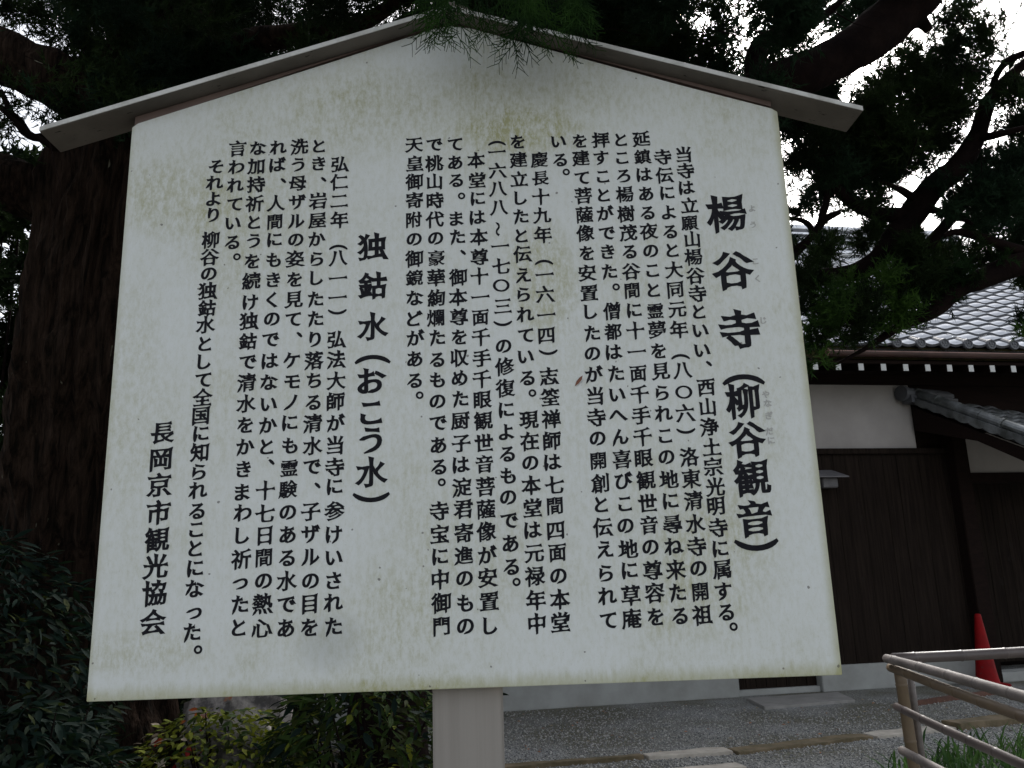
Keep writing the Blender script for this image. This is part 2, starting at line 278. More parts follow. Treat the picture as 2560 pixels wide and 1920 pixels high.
TREE_B_LIMBS = [[(1.06,2.808,3.172,0.116),(1.721,2.994,3.184,0.087),(2.387,3.155,3.303,0.07),(2.802,3.236,3.354,0.056),(3.084,3.227,3.363,0.051),(3.29,3.205,3.434,0.064),(3.423,3.165,3.592,0.077),(3.542,3.128,3.738,0.084),(3.661,3.091,3.884,0.077),(3.818,3.06,4.003,0.069),(3.951,3.014,4.186,0.061),(3.986,2.869,4.366,0.04),(4.141,2.726,4.521,0.03),(4.296,2.602,4.597,0.019)],[(3.503,3.135,3.714,0.051),(3.324,3.135,3.732,0.046),(3.15,3.079,3.773,0.041),(3.005,3.011,3.859,0.035),(2.895,2.987,3.972,0.03),(2.81,2.963,4.085,0.02)],[(2.511,3.162,3.262,0.035),(2.73,3.109,3.463,0.033),(2.846,3.082,3.57,0.025),(2.924,3.058,3.665,0.023),(3.026,3.045,3.711,0.015)],[(2.851,3.083,3.565,0.02),(2.835,3.068,3.631,0.018),(2.774,3.06,3.67,0.013),(2.674,3.059,3.685,0.01)],[(2.885,3.07,3.618,0.015),(2.921,3.047,3.714,0.023),(2.943,3.029,3.787,0.02),(2.956,3.0,3.909,0.015)],[(3.557,3.111,3.812,0.028),(3.436,3.009,3.82,0.023),(3.357,3.002,3.86,0.015),(3.282,2.998,3.887,0.01)],[(3.607,3.121,3.761,0.031),(3.641,3.033,3.696,0.02),(3.753,3.038,3.664,0.018),(3.853,3.047,3.611,0.013)],[(3.521,3.098,3.426,0.04),(3.625,3.068,3.545,0.035),(3.728,3.041,3.652,0.035),(3.832,3.008,3.783,0.03),(3.987,2.971,3.925,0.02)],[(3.951,3.014,4.186,0.031),(3.993,2.92,4.146,0.023),(4.13,2.816,4.137,0.017)],[(4.001,2.849,4.451,0.018),(4.017,2.728,4.525,0.022),(4.101,2.622,4.533,0.022),(4.296,2.608,4.574,0.014)],[(2.3,2.353,4.115,0.067),(2.385,2.377,4.446,0.05),(2.559,2.451,4.548,0.032),(2.794,2.421,4.654,0.021),(2.96,2.381,4.807,0.014)],[(3.061,2.154,4.448,0.065),(3.19,2.159,4.412,0.035),(3.237,2.17,4.362,0.02)]]
TREE_C_TRUNK = [(5.2,3.9,-0.1,0.3),(5.1,3.85,0.8,0.25),(4.95,3.8,1.8,0.22),(5.109,3.153,3.464,0.179),(5.259,2.965,4.257,0.154),(5.225,2.821,4.882,0.115),(5.169,2.648,5.632,0.064)]
TREE_C_LIMBS = [[(5.057,3.165,3.415,0.115),(4.454,2.982,3.383,0.089),(4.043,2.911,3.292,0.077),(3.824,2.932,3.223,0.065),(3.653,2.953,3.153,0.053),(3.504,2.984,3.033,0.041),(3.285,3.01,2.946,0.031),(3.137,3.035,2.857,0.019),(2.99,3.056,2.779,0.012),(2.843,3.075,2.713,0.007)],[(3.406,3.0,2.978,0.024),(3.214,2.998,3.007,0.034),(3.116,3.01,2.963,0.024),(2.923,3.008,2.993,0.014)],[(4.14,2.905,3.308,0.043),(3.901,2.887,3.409,0.029),(3.662,2.875,3.487,0.022),(3.565,2.882,3.467,0.014)],[(3.53,2.976,3.068,0.019),(3.362,2.968,3.12,0.014),(3.168,2.977,3.103,0.012)],[(5.181,2.984,4.185,0.077),(4.673,2.885,4.222,0.055),(4.234,2.769,4.326,0.034),(4.024,2.662,4.37,0.019)]]
CROWN_A = [(-1.82,1.81,4.71,0.172,0.172,0.93),(-3.12,3.49,5.99,0.223,0.223,0.77),(-2.94,3.36,5.63,0.319,0.319,0.9),(-1.84,1.93,4.26,0.203,0.203,0.92),(-2.69,3.08,4.88,0.201,0.201,1.06),(-1.79,1.93,3.9,0.214,0.214,1.06),(-2.06,2.3,3.96,0.197,0.197,0.93),(-2.62,3.07,5.97,0.251,0.251,0.99),(-2.28,2.62,5.27,0.231,0.231,1.03),(-2.7,3.25,5.6,0.216,0.216,1.08),(-2.33,2.83,4.82,0.278,0.278,0.85),(-2.25,2.71,4.53,0.244,0.244,0.81),(-2.47,3.06,4.54,0.261,0.261,0.67),(-2.44,3.32,6.14,0.283,0.283,1.0),(-2.16,2.99,5.5,0.213,0.213,1.03),(-2.46,3.46,5.67,0.269,0.269,0.55),(-2.2,2.94,5.0,0.233,0.233,0.09),(-1.61,2.21,4.16,0.242,0.242,0.09),(-2.37,3.44,4.87,0.215,0.215,0.09),(-1.55,2.18,5.07,0.241,0.241,0.79),(-1.63,2.32,5.05,0.187,0.187,0.75),(-1.89,2.97,5.17,0.24,0.24,0.46),(-1.83,2.87,4.95,0.228,0.228,0.24),(-1.25,1.86,3.99,0.199,0.199,0.1),(-1.4,1.97,3.93,0.165,0.165,0.08),(-2.0,3.31,6.12,0.302,0.302,0.99),(-1.33,2.15,4.79,0.233,0.233,0.87),(-1.33,2.33,4.75,0.216,0.216,1.0),(-1.55,2.65,4.84,0.23,0.23,0.46),(-1.61,2.91,4.79,0.238,0.238,0.94),(-1.66,3.01,4.51,0.239,0.239,0.53),(-1.21,2.46,5.28,0.205,0.205,1.08),(-1.7,3.21,5.82,0.235,0.235,0.76),(-1.13,2.12,4.55,0.164,0.164,0.84),(-1.13,2.3,4.5,0.205,0.205,0.94),(-1.15,2.31,4.22,0.227,0.227,0.82),(-1.29,2.54,4.25,0.257,0.257,0.78),(-1.35,2.67,4.16,0.195,0.195,0.77),(-0.75,1.86,4.82,0.227,0.227,0.96),(-1.15,2.81,5.4,0.223,0.223,1.02),(-1.11,2.6,5.03,0.259,0.259,1.02),(-1.09,2.57,4.61,0.257,0.257,0.88),(-0.94,2.25,4.27,0.185,0.185,0.77),(-0.94,2.17,3.98,0.158,0.158,0.9),(-0.65,1.8,4.75,0.151,0.151,1.03),(-0.66,2.16,4.79,0.205,0.205,0.84),(-0.63,2.1,4.48,0.203,0.203,0.77),(-0.81,2.4,4.52,0.186,0.186,1.0),(-0.81,2.44,4.39,0.24,0.24,0.99),(-0.93,2.77,4.44,0.273,0.273,0.88),(-0.99,3.32,6.13,0.272,0.272,1.06),(-0.97,3.26,5.68,0.262,0.262,0.92),(-0.94,3.2,5.41,0.241,0.241,0.84),(-0.98,3.51,5.3,0.328,0.328,0.75),(-0.58,2.5,4.46,0.189,0.189,0.98),(-0.99,3.38,4.82,0.226,0.226,0.81),(-0.75,3.3,5.96,0.214,0.214,1.04),(-0.75,3.4,5.91,0.239,0.239,0.95),(-0.6,3.05,5.28,0.228,0.228,0.61),(-0.46,2.98,4.96,0.277,0.277,0.43),(-0.48,2.76,4.55,0.212,0.212,0.84),(-0.4,3.05,5.8,0.3,0.3,1.1),(-0.34,2.92,5.43,0.204,0.204,0.95),(-0.11,2.13,4.57,0.167,0.167,0.5),(-0.09,2.34,4.54,0.174,0.174,0.64),(-0.09,2.09,4.2,0.177,0.177,0.85),(-0.13,3.2,6.0,0.293,0.293,1.01),(0.11,1.93,4.66,0.227,0.227,1.07),(0.1,1.8,4.28,0.221,0.221,0.77),(-0.09,2.77,4.83,0.262,0.262,0.61),(-0.17,3.51,5.12,0.28,0.28,0.98),(0.34,1.84,4.69,0.225,0.225,0.75),(0.12,2.97,5.49,0.22,0.22,0.9),(0.34,2.0,4.51,0.199,0.199,0.28),(0.21,3.19,5.04,0.246,0.246,0.85),(0.49,2.06,4.87,0.162,0.162,0.85),(0.45,2.35,5.03,0.24,0.24,0.85),(0.46,2.03,4.53,0.241,0.241,0.47),(0.48,2.71,4.71,0.235,0.235,0.96),(0.61,2.6,5.32,0.265,0.265,0.98),(0.58,2.54,5.11,0.188,0.188,0.97),(0.72,2.91,5.25,0.205,0.205,0.77),(0.71,2.72,4.83,0.206,0.206,1.05),(0.86,1.92,4.76,0.184,0.184,0.78),(0.87,2.87,5.41,0.238,0.238,0.83),(0.89,2.46,4.86,0.242,0.242,1.0),(0.86,2.28,4.51,0.198,0.198,1.04),(-2.49,3.87,6.58,0.387,0.387,0.9),(-2.62,4.3,6.52,0.424,0.424,0.9),(-2.2,3.78,5.64,0.387,0.387,0.3),(-2.77,4.83,5.9,0.372,0.372,0.06),(-2.43,4.28,5.34,0.399,0.399,0.05),(-2.1,4.07,6.7,0.43,0.43,0.9),(-2.54,4.8,6.74,0.384,0.384,0.9),(-2.07,4.31,6.07,0.347,0.347,0.9),(-2.05,4.14,5.46,0.442,0.442,0.9),(-2.63,5.15,5.63,0.365,0.365,0.9),(-1.77,4.1,6.8,0.407,0.407,0.9),(-1.96,4.76,6.93,0.429,0.429,0.9),(-1.59,3.93,5.66,0.401,0.401,0.9),(-1.83,4.55,5.89,0.35,0.35,0.9),(-1.76,4.1,5.22,0.36,0.36,0.9),(-1.6,4.61,7.15,0.432,0.432,0.9),(-1.13,3.75,5.9,0.317,0.317,0.9),(-1.36,4.38,6.12,0.343,0.343,0.9),(-1.56,4.71,5.99,0.442,0.442,0.9),(-1.0,4.14,6.75,0.353,0.353,0.9),(-1.06,4.32,6.39,0.354,0.354,0.33),(-1.05,4.45,6.03,0.426,0.426,0.33),(-1.26,4.93,6.16,0.449,0.449,0.9),(-0.65,4.57,7.12,0.424,0.424,0.9),(-0.69,4.76,6.89,0.501,0.501,0.9),(-0.42,3.71,5.67,0.375,0.375,0.3),(-0.75,4.78,5.95,0.418,0.418,0.9),(-0.35,4.68,7.09,0.483,0.483,0.9),(-0.17,4.77,6.73,0.403,0.403,0.21),(-0.23,4.91,6.47,0.38,0.38,0.21),(-0.36,4.85,6.06,0.437,0.437,0.9),(0.2,4.5,7.01,0.466,0.466,0.9),(0.1,4.64,6.75,0.498,0.498,0.21),(0.23,4.05,5.87,0.433,0.433,0.21),(-1.96,2.49,4.87,0.139,0.139,0.9),(-1.77,2.49,4.84,0.139,0.139,0.8),(-1.54,2.52,4.68,0.116,0.116,0.8),(-1.48,2.56,4.52,0.139,0.139,1.0),(-1.65,2.63,4.21,0.093,0.093,0.35),(-1.74,2.63,4.23,0.081,0.081,0.6),(-1.6,2.61,4.32,0.116,0.116,0.9),(-1.95,2.63,4.24,0.104,0.104,0.35),(-1.91,2.68,4.06,0.093,0.093,0.25),(-1.99,2.78,3.63,0.07,0.07,0.5),(-1.83,2.62,4.3,0.07,0.07,0.3),(-1.65,2.66,4.12,0.07,0.07,0.5),(-1.95,2.65,4.17,0.093,0.093,0.45),(-1.75,2.69,3.98,0.058,0.058,0.3),(-1.37,-1.47,4.87,0.42,0.3,0.8),(-0.57,-1.17,5.09,0.42,0.3,0.8),(0.55,0.71,4.05,0.42,0.3,0.8),(-1.01,-0.78,5.11,0.42,0.3,0.8),(0.18,0.87,4.2,0.42,0.3,0.8),(0.47,1.16,4.57,0.42,0.3,0.8),(0.74,-1.93,3.95,0.42,0.3,0.8),(0.05,-1.22,4.78,0.42,0.3,0.8),(0.43,3.19,4.37,0.42,0.3,0.8),(-0.95,3.22,5.55,0.42,0.3,0.8),(0.43,0.7,5.2,0.42,0.3,0.8),(-0.11,3.34,4.81,0.42,0.3,0.8),(-0.57,1.84,5.17,0.42,0.3,0.8),(-0.33,1.09,4.46,0.42,0.3,0.8),(-1.16,0.96,4.8,0.42,0.3,0.8),(0.0,1.17,5.31,0.42,0.3,0.8),(0.42,2.01,4.94,0.42,0.3,0.8),(0.15,0.22,4.85,0.42,0.3,0.8),(-0.71,-0.05,4.17,0.34,0.22,0.9),(-0.87,0.1,4.4,0.34,0.22,0.9),(-0.53,0.07,4.64,0.34,0.22,0.9),(-0.08,-0.64,3.9,0.34,0.22,0.9),(-0.6,-1.48,3.84,0.34,0.22,0.9),(0.01,0.06,4.8,0.34,0.22,0.9),(-0.6,-0.86,3.6,0.34,0.22,0.9),(-0.48,-0.32,4.2,0.34,0.22,0.9),(-0.51,-0.8,3.56,0.34,0.22,0.9),(-0.14,-0.07,4.54,0.34,0.22,0.9),(-0.45,-1.33,3.37,0.34,0.22,0.9),(-0.63,-0.87,4.07,0.34,0.22,0.9),(-3.28,3.16,4.54,0.45,0.4,0.7),(-2.86,3.66,4.39,0.45,0.4,0.7),(-4.23,4.47,4.8,0.45,0.4,0.7),(-3.19,3.27,4.46,0.45,0.4,0.7),(-4.06,3.45,5.31,0.45,0.4,0.7),(-4.42,3.56,4.81,0.45,0.4,0.7),(-4.2,2.5,4.79,0.45,0.4,0.7),(-3.68,3.97,4.84,0.45,0.4,0.7),(-3.77,3.69,4.92,0.45,0.4,0.7),(-3.95,2.91,5.38,0.45,0.4,0.7),(-3.48,3.0,5.39,0.45,0.4,0.7),(-3.79,2.75,4.19,0.45,0.4,0.7)]
CROWN_B = [(1.02,2.44,5.19,0.22,0.22,0.91),(1.05,2.31,4.87,0.179,0.179,0.91),(1.05,2.0,4.47,0.23,0.23,0.79),(1.07,1.8,4.11,0.199,0.199,0.78),(1.31,2.95,5.75,0.288,0.288,0.99),(1.25,2.66,5.24,0.267,0.267,0.92),(1.38,2.71,4.96,0.282,0.282,0.78),(1.3,2.37,4.54,0.26,0.26,1.07),(1.25,2.21,4.25,0.217,0.217,1.02),(1.71,3.01,5.87,0.304,0.304,0.8),(1.37,1.71,4.44,0.156,0.156,0.76),(1.55,2.58,4.87,0.26,0.26,0.8),(1.52,2.5,4.56,0.25,0.25,0.82),(1.59,3.08,4.82,0.245,0.245,0.84),(1.85,2.46,5.37,0.243,0.243,0.91),(1.64,2.27,4.88,0.176,0.176,0.78),(1.88,3.44,5.55,0.241,0.241,0.66),(1.86,3.3,5.09,0.294,0.294,0.76),(1.91,3.09,4.82,0.211,0.211,1.06),(1.94,2.47,5.3,0.238,0.238,1.07),(1.9,2.12,4.66,0.172,0.172,0.87),(1.75,1.91,4.38,0.215,0.215,0.99),(1.94,2.7,4.76,0.231,0.231,0.92),(1.98,2.87,4.59,0.222,0.222,0.87),(2.19,2.62,5.5,0.261,0.261,1.06),(2.47,3.13,5.65,0.271,0.271,0.87),(2.36,3.02,5.29,0.203,0.203,0.77),(2.46,3.21,5.16,0.21,0.21,0.55),(2.47,3.44,4.98,0.237,0.237,0.69),(2.16,2.75,4.32,0.238,0.238,1.02),(2.25,1.91,4.76,0.176,0.176,0.95),(2.51,2.66,5.29,0.222,0.222,0.76),(2.37,2.23,4.61,0.251,0.251,0.33),(2.1,1.77,4.06,0.154,0.154,0.19),(2.46,2.67,4.48,0.224,0.224,0.25),(2.16,1.88,3.76,0.2,0.2,0.79),(3.05,3.24,5.84,0.306,0.306,1.02),(2.31,1.77,4.47,0.185,0.185,0.76),(2.58,2.51,4.84,0.251,0.251,0.74),(2.32,1.76,4.12,0.205,0.205,1.0),(2.96,3.52,4.98,0.308,0.308,0.54),(3.02,3.54,4.72,0.321,0.321,1.02),(0.55,4.66,7.1,0.445,0.445,0.9),(0.51,4.01,6.07,0.383,0.383,0.36),(0.48,4.65,6.38,0.493,0.493,0.36),(0.94,4.73,7.21,0.45,0.45,0.9),(1.08,4.27,6.52,0.36,0.36,0.9),(1.04,4.3,5.86,0.404,0.404,0.9),(1.48,3.75,6.48,0.351,0.351,0.9),(1.5,4.1,6.16,0.361,0.361,0.9),(1.47,4.63,6.36,0.376,0.376,0.48),(1.83,4.17,6.81,0.43,0.43,0.9),(1.76,3.68,5.86,0.399,0.399,0.9),(1.78,4.77,6.21,0.456,0.456,0.9),(2.18,4.2,6.86,0.427,0.427,0.9),(2.17,3.92,5.97,0.352,0.352,0.33),(2.21,4.61,6.11,0.442,0.442,0.33),(2.23,4.85,6.03,0.429,0.429,0.9),(2.78,2.94,5.04,0.208,0.208,0.7),(3.04,3.47,5.47,0.209,0.209,0.42),(2.9,2.73,4.95,0.15,0.15,0.6),(3.36,3.78,5.75,0.167,0.167,0.36),(2.76,3.08,4.93,0.159,0.159,0.6),(3.14,3.98,5.57,0.171,0.171,0.36),(2.74,2.65,4.69,0.109,0.109,0.45),(3.14,2.93,5.03,0.143,0.143,0.75),(3.38,3.43,5.36,0.142,0.142,0.45),(3.18,2.64,4.9,0.147,0.147,0.9),(3.73,3.74,5.74,0.175,0.175,1.03),(3.09,2.7,4.77,0.074,0.074,0.7),(3.53,3.5,5.33,0.078,0.078,0.42),(2.59,2.94,4.73,0.103,0.103,0.4),(2.75,3.01,4.58,0.091,0.091,0.9),(3.05,3.85,5.1,0.101,0.101,1.03),(3.05,3.14,4.66,0.106,0.106,0.6),(3.33,3.78,5.1,0.108,0.108,0.36),(3.15,3.14,4.6,0.093,0.093,0.6),(3.28,3.48,4.84,0.09,0.09,0.36),(3.24,3.2,4.77,0.059,0.059,0.25),(3.41,3.03,4.77,0.118,0.118,0.25),(3.31,2.59,4.58,0.12,0.12,0.25),(3.77,3.03,4.98,0.119,0.119,0.3),(3.51,2.83,4.63,0.151,0.151,0.6),(3.88,3.51,5.13,0.156,0.156,0.36),(3.65,2.52,4.71,0.143,0.143,0.5),(4.2,3.36,5.38,0.154,0.154,0.3),(3.8,2.57,4.66,0.144,0.144,0.55),(4.67,3.84,5.55,0.168,0.168,0.33),(3.82,2.85,4.76,0.153,0.153,0.8),(4.11,3.37,5.07,0.161,0.161,0.92),(3.81,2.54,4.51,0.13,0.13,0.5),(4.74,3.85,5.4,0.153,0.153,0.3),(4.04,2.65,4.81,0.111,0.111,0.18),(4.34,3.09,4.8,0.107,0.107,0.4),(4.05,3.0,5.16,0.12,0.12,0.55),(4.54,3.79,5.72,0.126,0.126,0.33),(3.81,3.1,4.72,0.212,0.212,1.0),(4.38,4.01,5.28,0.24,0.24,1.15),(4.07,3.12,4.7,0.16,0.16,0.7),(4.52,3.81,5.18,0.165,0.165,0.42),(3.35,2.87,4.49,0.164,0.164,0.9),(3.74,3.5,4.9,0.177,0.177,1.03),(3.55,2.84,4.36,0.212,0.212,1.1),(4.01,3.53,4.76,0.231,0.231,1.26),(3.7,2.73,4.26,0.17,0.17,0.8),(4.37,3.79,4.85,0.2,0.2,0.92),(3.19,2.79,4.28,0.172,0.172,1.0),(3.69,3.8,4.92,0.2,0.2,1.15),(3.34,2.79,4.11,0.22,0.22,1.1),(3.94,3.94,4.72,0.261,0.261,1.26),(3.73,3.03,4.21,0.18,0.18,0.9),(4.35,4.09,4.82,0.209,0.209,1.03),(3.06,2.83,4.14,0.184,0.184,1.1),(3.51,3.74,4.7,0.21,0.21,1.26),(2.84,2.73,4.03,0.168,0.168,1.0),(3.23,3.55,4.43,0.188,0.188,1.15),(2.77,2.88,4.23,0.112,0.112,0.8),(3.32,4.03,4.95,0.133,0.133,0.92),(2.7,2.77,3.93,0.12,0.12,0.9),(3.25,4.1,4.59,0.148,0.148,1.03),(2.8,3.17,4.34,0.079,0.079,0.35),(2.66,2.91,4.0,0.074,0.074,0.3),(2.75,3.09,3.9,0.076,0.076,0.3),(2.9,2.79,3.88,0.169,0.169,1.1),(3.42,3.82,4.38,0.196,0.196,1.26),(3.21,3.01,4.05,0.19,0.19,1.1),(3.59,3.75,4.45,0.209,0.209,1.26),(3.55,3.27,4.15,0.16,0.16,1.0),(3.86,3.92,4.43,0.172,0.172,1.15),(3.55,2.98,4.02,0.126,0.126,0.55),(3.99,3.73,4.46,0.132,0.132,0.33),(3.12,3.02,3.89,0.126,0.126,0.8),(3.33,3.54,4.2,0.133,0.133,0.92),(2.98,3.14,3.9,0.129,0.129,0.8),(3.32,4.04,4.27,0.145,0.145,0.92),(3.35,3.18,3.98,0.117,0.117,0.8),(3.57,3.7,4.23,0.123,0.123,0.92),(2.96,3.35,3.94,0.094,0.094,0.5),(3.18,3.89,4.22,0.093,0.093,0.3),(3.57,2.91,3.9,0.099,0.099,0.35),(4.02,2.68,4.3,0.121,0.121,1.0),(5.04,4.02,5.17,0.15,0.15,1.15),(4.34,3.09,4.32,0.157,0.157,1.0),(5.09,4.07,4.86,0.179,0.179,1.15),(4.28,3.23,4.43,0.108,0.108,0.35),(3.8,2.61,4.21,0.071,0.071,0.25),(3.93,2.72,4.47,0.074,0.074,0.35),(4.11,3.26,4.16,0.134,0.134,0.8),(4.5,3.84,4.41,0.142,0.142,0.92),(4.05,2.91,3.92,0.174,0.174,1.0),(4.71,3.79,4.4,0.197,0.197,1.15),(4.37,3.19,4.17,0.132,0.132,0.9),(4.65,3.59,4.37,0.136,0.136,1.03),(3.79,2.86,3.76,0.146,0.146,1.0),(4.37,3.65,4.18,0.163,0.163,1.15),(3.88,2.75,3.63,0.19,0.19,1.2),(4.69,4.01,4.23,0.231,0.231,1.38),(4.38,3.33,3.73,0.187,0.187,1.0),(4.88,3.95,4.01,0.199,0.199,1.15),(3.77,3.0,3.75,0.125,0.125,0.9),(4.31,3.87,4.12,0.141,0.141,1.03),(4.03,3.25,3.7,0.157,0.157,0.8),(4.46,3.85,3.96,0.167,0.167,0.92),(3.57,2.81,3.62,0.096,0.096,0.8),(4.34,4.05,4.14,0.116,0.116,0.92),(3.6,2.89,3.84,0.086,0.086,0.5),(4.36,4.11,4.47,0.098,0.098,0.3),(2.88,3.38,3.88,0.094,0.094,0.6),(3.1,3.94,4.13,0.094,0.094,0.36),(2.71,3.02,3.57,0.062,0.062,0.4),(3.3,3.33,3.91,0.093,0.093,0.8),(3.67,4.14,4.25,0.103,0.103,0.92),(3.13,2.82,3.68,0.084,0.084,0.8),(3.68,3.84,4.17,0.098,0.098,0.92),(3.03,3.05,3.74,0.076,0.076,0.4),(3.35,3.0,3.77,0.075,0.075,0.12),(3.22,3.06,3.6,0.113,0.113,0.9),(3.59,3.73,3.91,0.122,0.122,1.03),(3.27,3.3,3.6,0.092,0.092,0.8),(3.5,3.77,3.79,0.095,0.095,0.92),(3.41,3.24,3.6,0.104,0.104,0.8),(3.98,4.33,4.03,0.12,0.12,0.92),(2.82,2.87,3.38,0.12,0.12,1.0),(3.28,3.92,3.85,0.14,0.14,1.15),(3.06,3.22,3.6,0.072,0.072,0.6),(3.58,4.3,4.06,0.079,0.079,0.36),(2.98,3.44,3.52,0.107,0.107,0.9),(3.32,4.15,3.79,0.116,0.116,1.03),(2.76,3.13,3.51,0.076,0.076,0.7),(3.18,4.28,4.0,0.084,0.084,0.42),(3.43,2.93,3.41,0.146,0.146,1.0),(4.0,3.95,3.8,0.169,0.169,1.15),(3.71,3.2,3.44,0.154,0.154,1.0),(4.0,3.68,3.66,0.161,0.161,1.15),(3.45,3.17,3.4,0.127,0.127,1.0),(4.13,4.4,3.86,0.151,0.151,1.15),(3.44,2.95,3.21,0.169,0.169,1.1),(4.18,4.37,3.68,0.209,0.209,1.26),(3.55,3.5,3.36,0.162,0.162,1.1),(3.92,4.13,3.59,0.172,0.172,1.26),(3.85,3.24,3.42,0.116,0.116,0.9),(4.5,4.28,3.82,0.133,0.133,1.03),(4.01,3.32,3.48,0.105,0.105,0.6),(4.38,3.98,3.69,0.107,0.107,0.36),(4.1,3.29,3.49,0.118,0.118,0.9),(4.51,3.85,3.69,0.124,0.124,1.03),(4.18,3.19,3.5,0.129,0.129,1.0),(4.55,3.74,3.75,0.136,0.136,1.15),(4.32,3.34,3.36,0.105,0.105,0.8),(4.74,3.94,3.58,0.112,0.112,0.92),(0.94,0.1,4.56,0.42,0.3,0.8),(3.25,2.02,4.82,0.42,0.3,0.8),(1.43,-2.37,4.2,0.42,0.3,0.8),(3.2,1.32,4.95,0.42,0.3,0.8),(0.98,0.62,4.36,0.42,0.3,0.8),(1.74,0.36,4.83,0.42,0.3,0.8),(1.63,-1.36,4.12,0.42,0.3,0.8),(1.22,3.01,5.58,0.42,0.3,0.8),(2.18,3.48,4.31,0.42,0.3,0.8),(3.38,0.49,4.54,0.42,0.3,0.8),(1.11,1.49,4.82,0.42,0.3,0.8),(2.89,3.23,4.62,0.42,0.3,0.8),(2.23,3.32,4.97,0.42,0.3,0.8),(1.02,-0.64,4.32,0.42,0.3,0.8),(3.05,-1.45,4.39,0.42,0.3,0.8),(2.18,2.11,4.91,0.42,0.3,0.8),(3.22,1.99,4.73,0.42,0.3,0.8),(1.28,0.8,5.09,0.42,0.3,0.8),(0.95,3.01,5.35,0.42,0.3,0.8),(2.13,-1.42,4.38,0.42,0.3,0.8),(3.16,-1.63,4.16,0.42,0.3,0.8),(2.2,1.04,5.08,0.42,0.3,0.8),(2.52,-0.4,4.5,0.42,0.3,0.8),(1.69,2.25,4.79,0.42,0.3,0.8),(2.51,-2.15,4.58,0.42,0.3,0.8),(2.16,2.01,5.35,0.42,0.3,0.8),(0.87,3.41,5.14,0.42,0.3,0.8),(1.24,1.44,4.86,0.42,0.3,0.8),(1.12,-0.32,4.21,0.34,0.22,0.9),(2.14,-0.14,4.12,0.34,0.22,0.9),(0.7,-1.05,3.79,0.34,0.22,0.9),(1.93,-0.03,4.59,0.34,0.22,0.9),(1.59,-1.55,3.68,0.34,0.22,0.9),(1.32,-0.4,4.53,0.34,0.22,0.9),(0.79,-1.35,3.36,0.34,0.22,0.9),(1.69,-0.83,4.06,0.34,0.22,0.9),(1.34,-0.53,4.3,0.34,0.22,0.9),(1.13,-0.99,3.57,0.34,0.22,0.9),(1.42,-0.06,4.49,0.34,0.22,0.9),(2.34,-1.3,3.54,0.34,0.22,0.9),(1.23,-1.19,3.44,0.34,0.22,0.9),(0.7,0.11,4.56,0.34,0.22,0.9)]
CROWN_C = [(2.81,3.04,3.18,0.147,0.147,1.0),(2.98,3.04,3.21,0.147,0.147,1.1),(3.2,3.13,3.21,0.15,0.15,1.1),(3.23,2.87,3.02,0.142,0.142,1.1),(3.52,3.02,3.14,0.147,0.147,1.1),(3.63,2.95,3.2,0.102,0.102,1.0),(2.59,2.76,3.02,0.092,0.092,1.0),(2.91,3.22,3.06,0.151,0.151,1.1),(3.02,3.06,3.03,0.147,0.147,1.1),(3.13,3.0,2.96,0.121,0.121,1.0),(3.41,3.0,3.02,0.077,0.077,0.8),(3.34,3.02,2.95,0.053,0.053,0.4),(2.78,2.99,2.87,0.108,0.108,0.8),(2.71,3.05,2.88,0.097,0.097,1.0),(3.03,3.22,2.93,0.088,0.088,0.7),(2.69,3.0,2.73,0.083,0.083,0.7),(2.73,3.25,2.68,0.045,0.045,0.5),(2.7,2.78,2.69,0.057,0.057,0.4),(3.71,2.83,3.19,0.057,0.057,0.8),(3.56,3.08,3.28,0.124,0.124,1.0),(4.07,3.07,3.01,0.069,0.069,0.9),(3.9,2.77,2.84,0.078,0.078,0.8),(3.71,2.81,3.38,0.095,0.095,0.6),(3.88,2.88,3.29,0.077,0.077,0.9),(2.83,3.13,3.3,0.113,0.113,1.2),(2.8,2.77,3.02,0.138,0.138,1.3),(2.98,2.79,3.0,0.139,0.139,1.3),(3.16,2.83,3.2,0.118,0.118,1.2),(3.33,2.9,3.15,0.143,0.143,1.3),(3.6,3.06,3.25,0.124,0.124,1.2),(2.67,2.89,3.24,0.095,0.095,1.1),(3.25,3.15,2.95,0.087,0.087,0.9),(2.97,2.87,2.87,0.105,0.105,1.1),(2.84,2.95,2.9,0.095,0.095,1.1),(3.48,3.08,3.37,0.112,0.112,1.1),(3.63,2.89,3.24,0.096,0.096,1.1),(5.27,3.12,3.45,0.45,0.4,0.8),(6.71,3.47,3.11,0.45,0.4,0.8),(5.49,2.65,4.86,0.45,0.4,0.8),(6.38,3.0,3.24,0.45,0.4,0.8),(5.62,3.31,3.15,0.45,0.4,0.8),(5.26,2.95,5.4,0.45,0.4,0.8),(5.42,3.4,5.23,0.45,0.4,0.8),(6.62,3.37,4.01,0.45,0.4,0.8),(6.38,3.65,3.8,0.45,0.4,0.8),(6.09,3.24,2.83,0.45,0.4,0.8),(6.59,3.61,5.07,0.45,0.4,0.8),(5.47,2.88,4.09,0.45,0.4,0.8),(5.68,2.79,2.82,0.45,0.4,0.8),(5.47,2.8,4.11,0.45,0.4,0.8)]
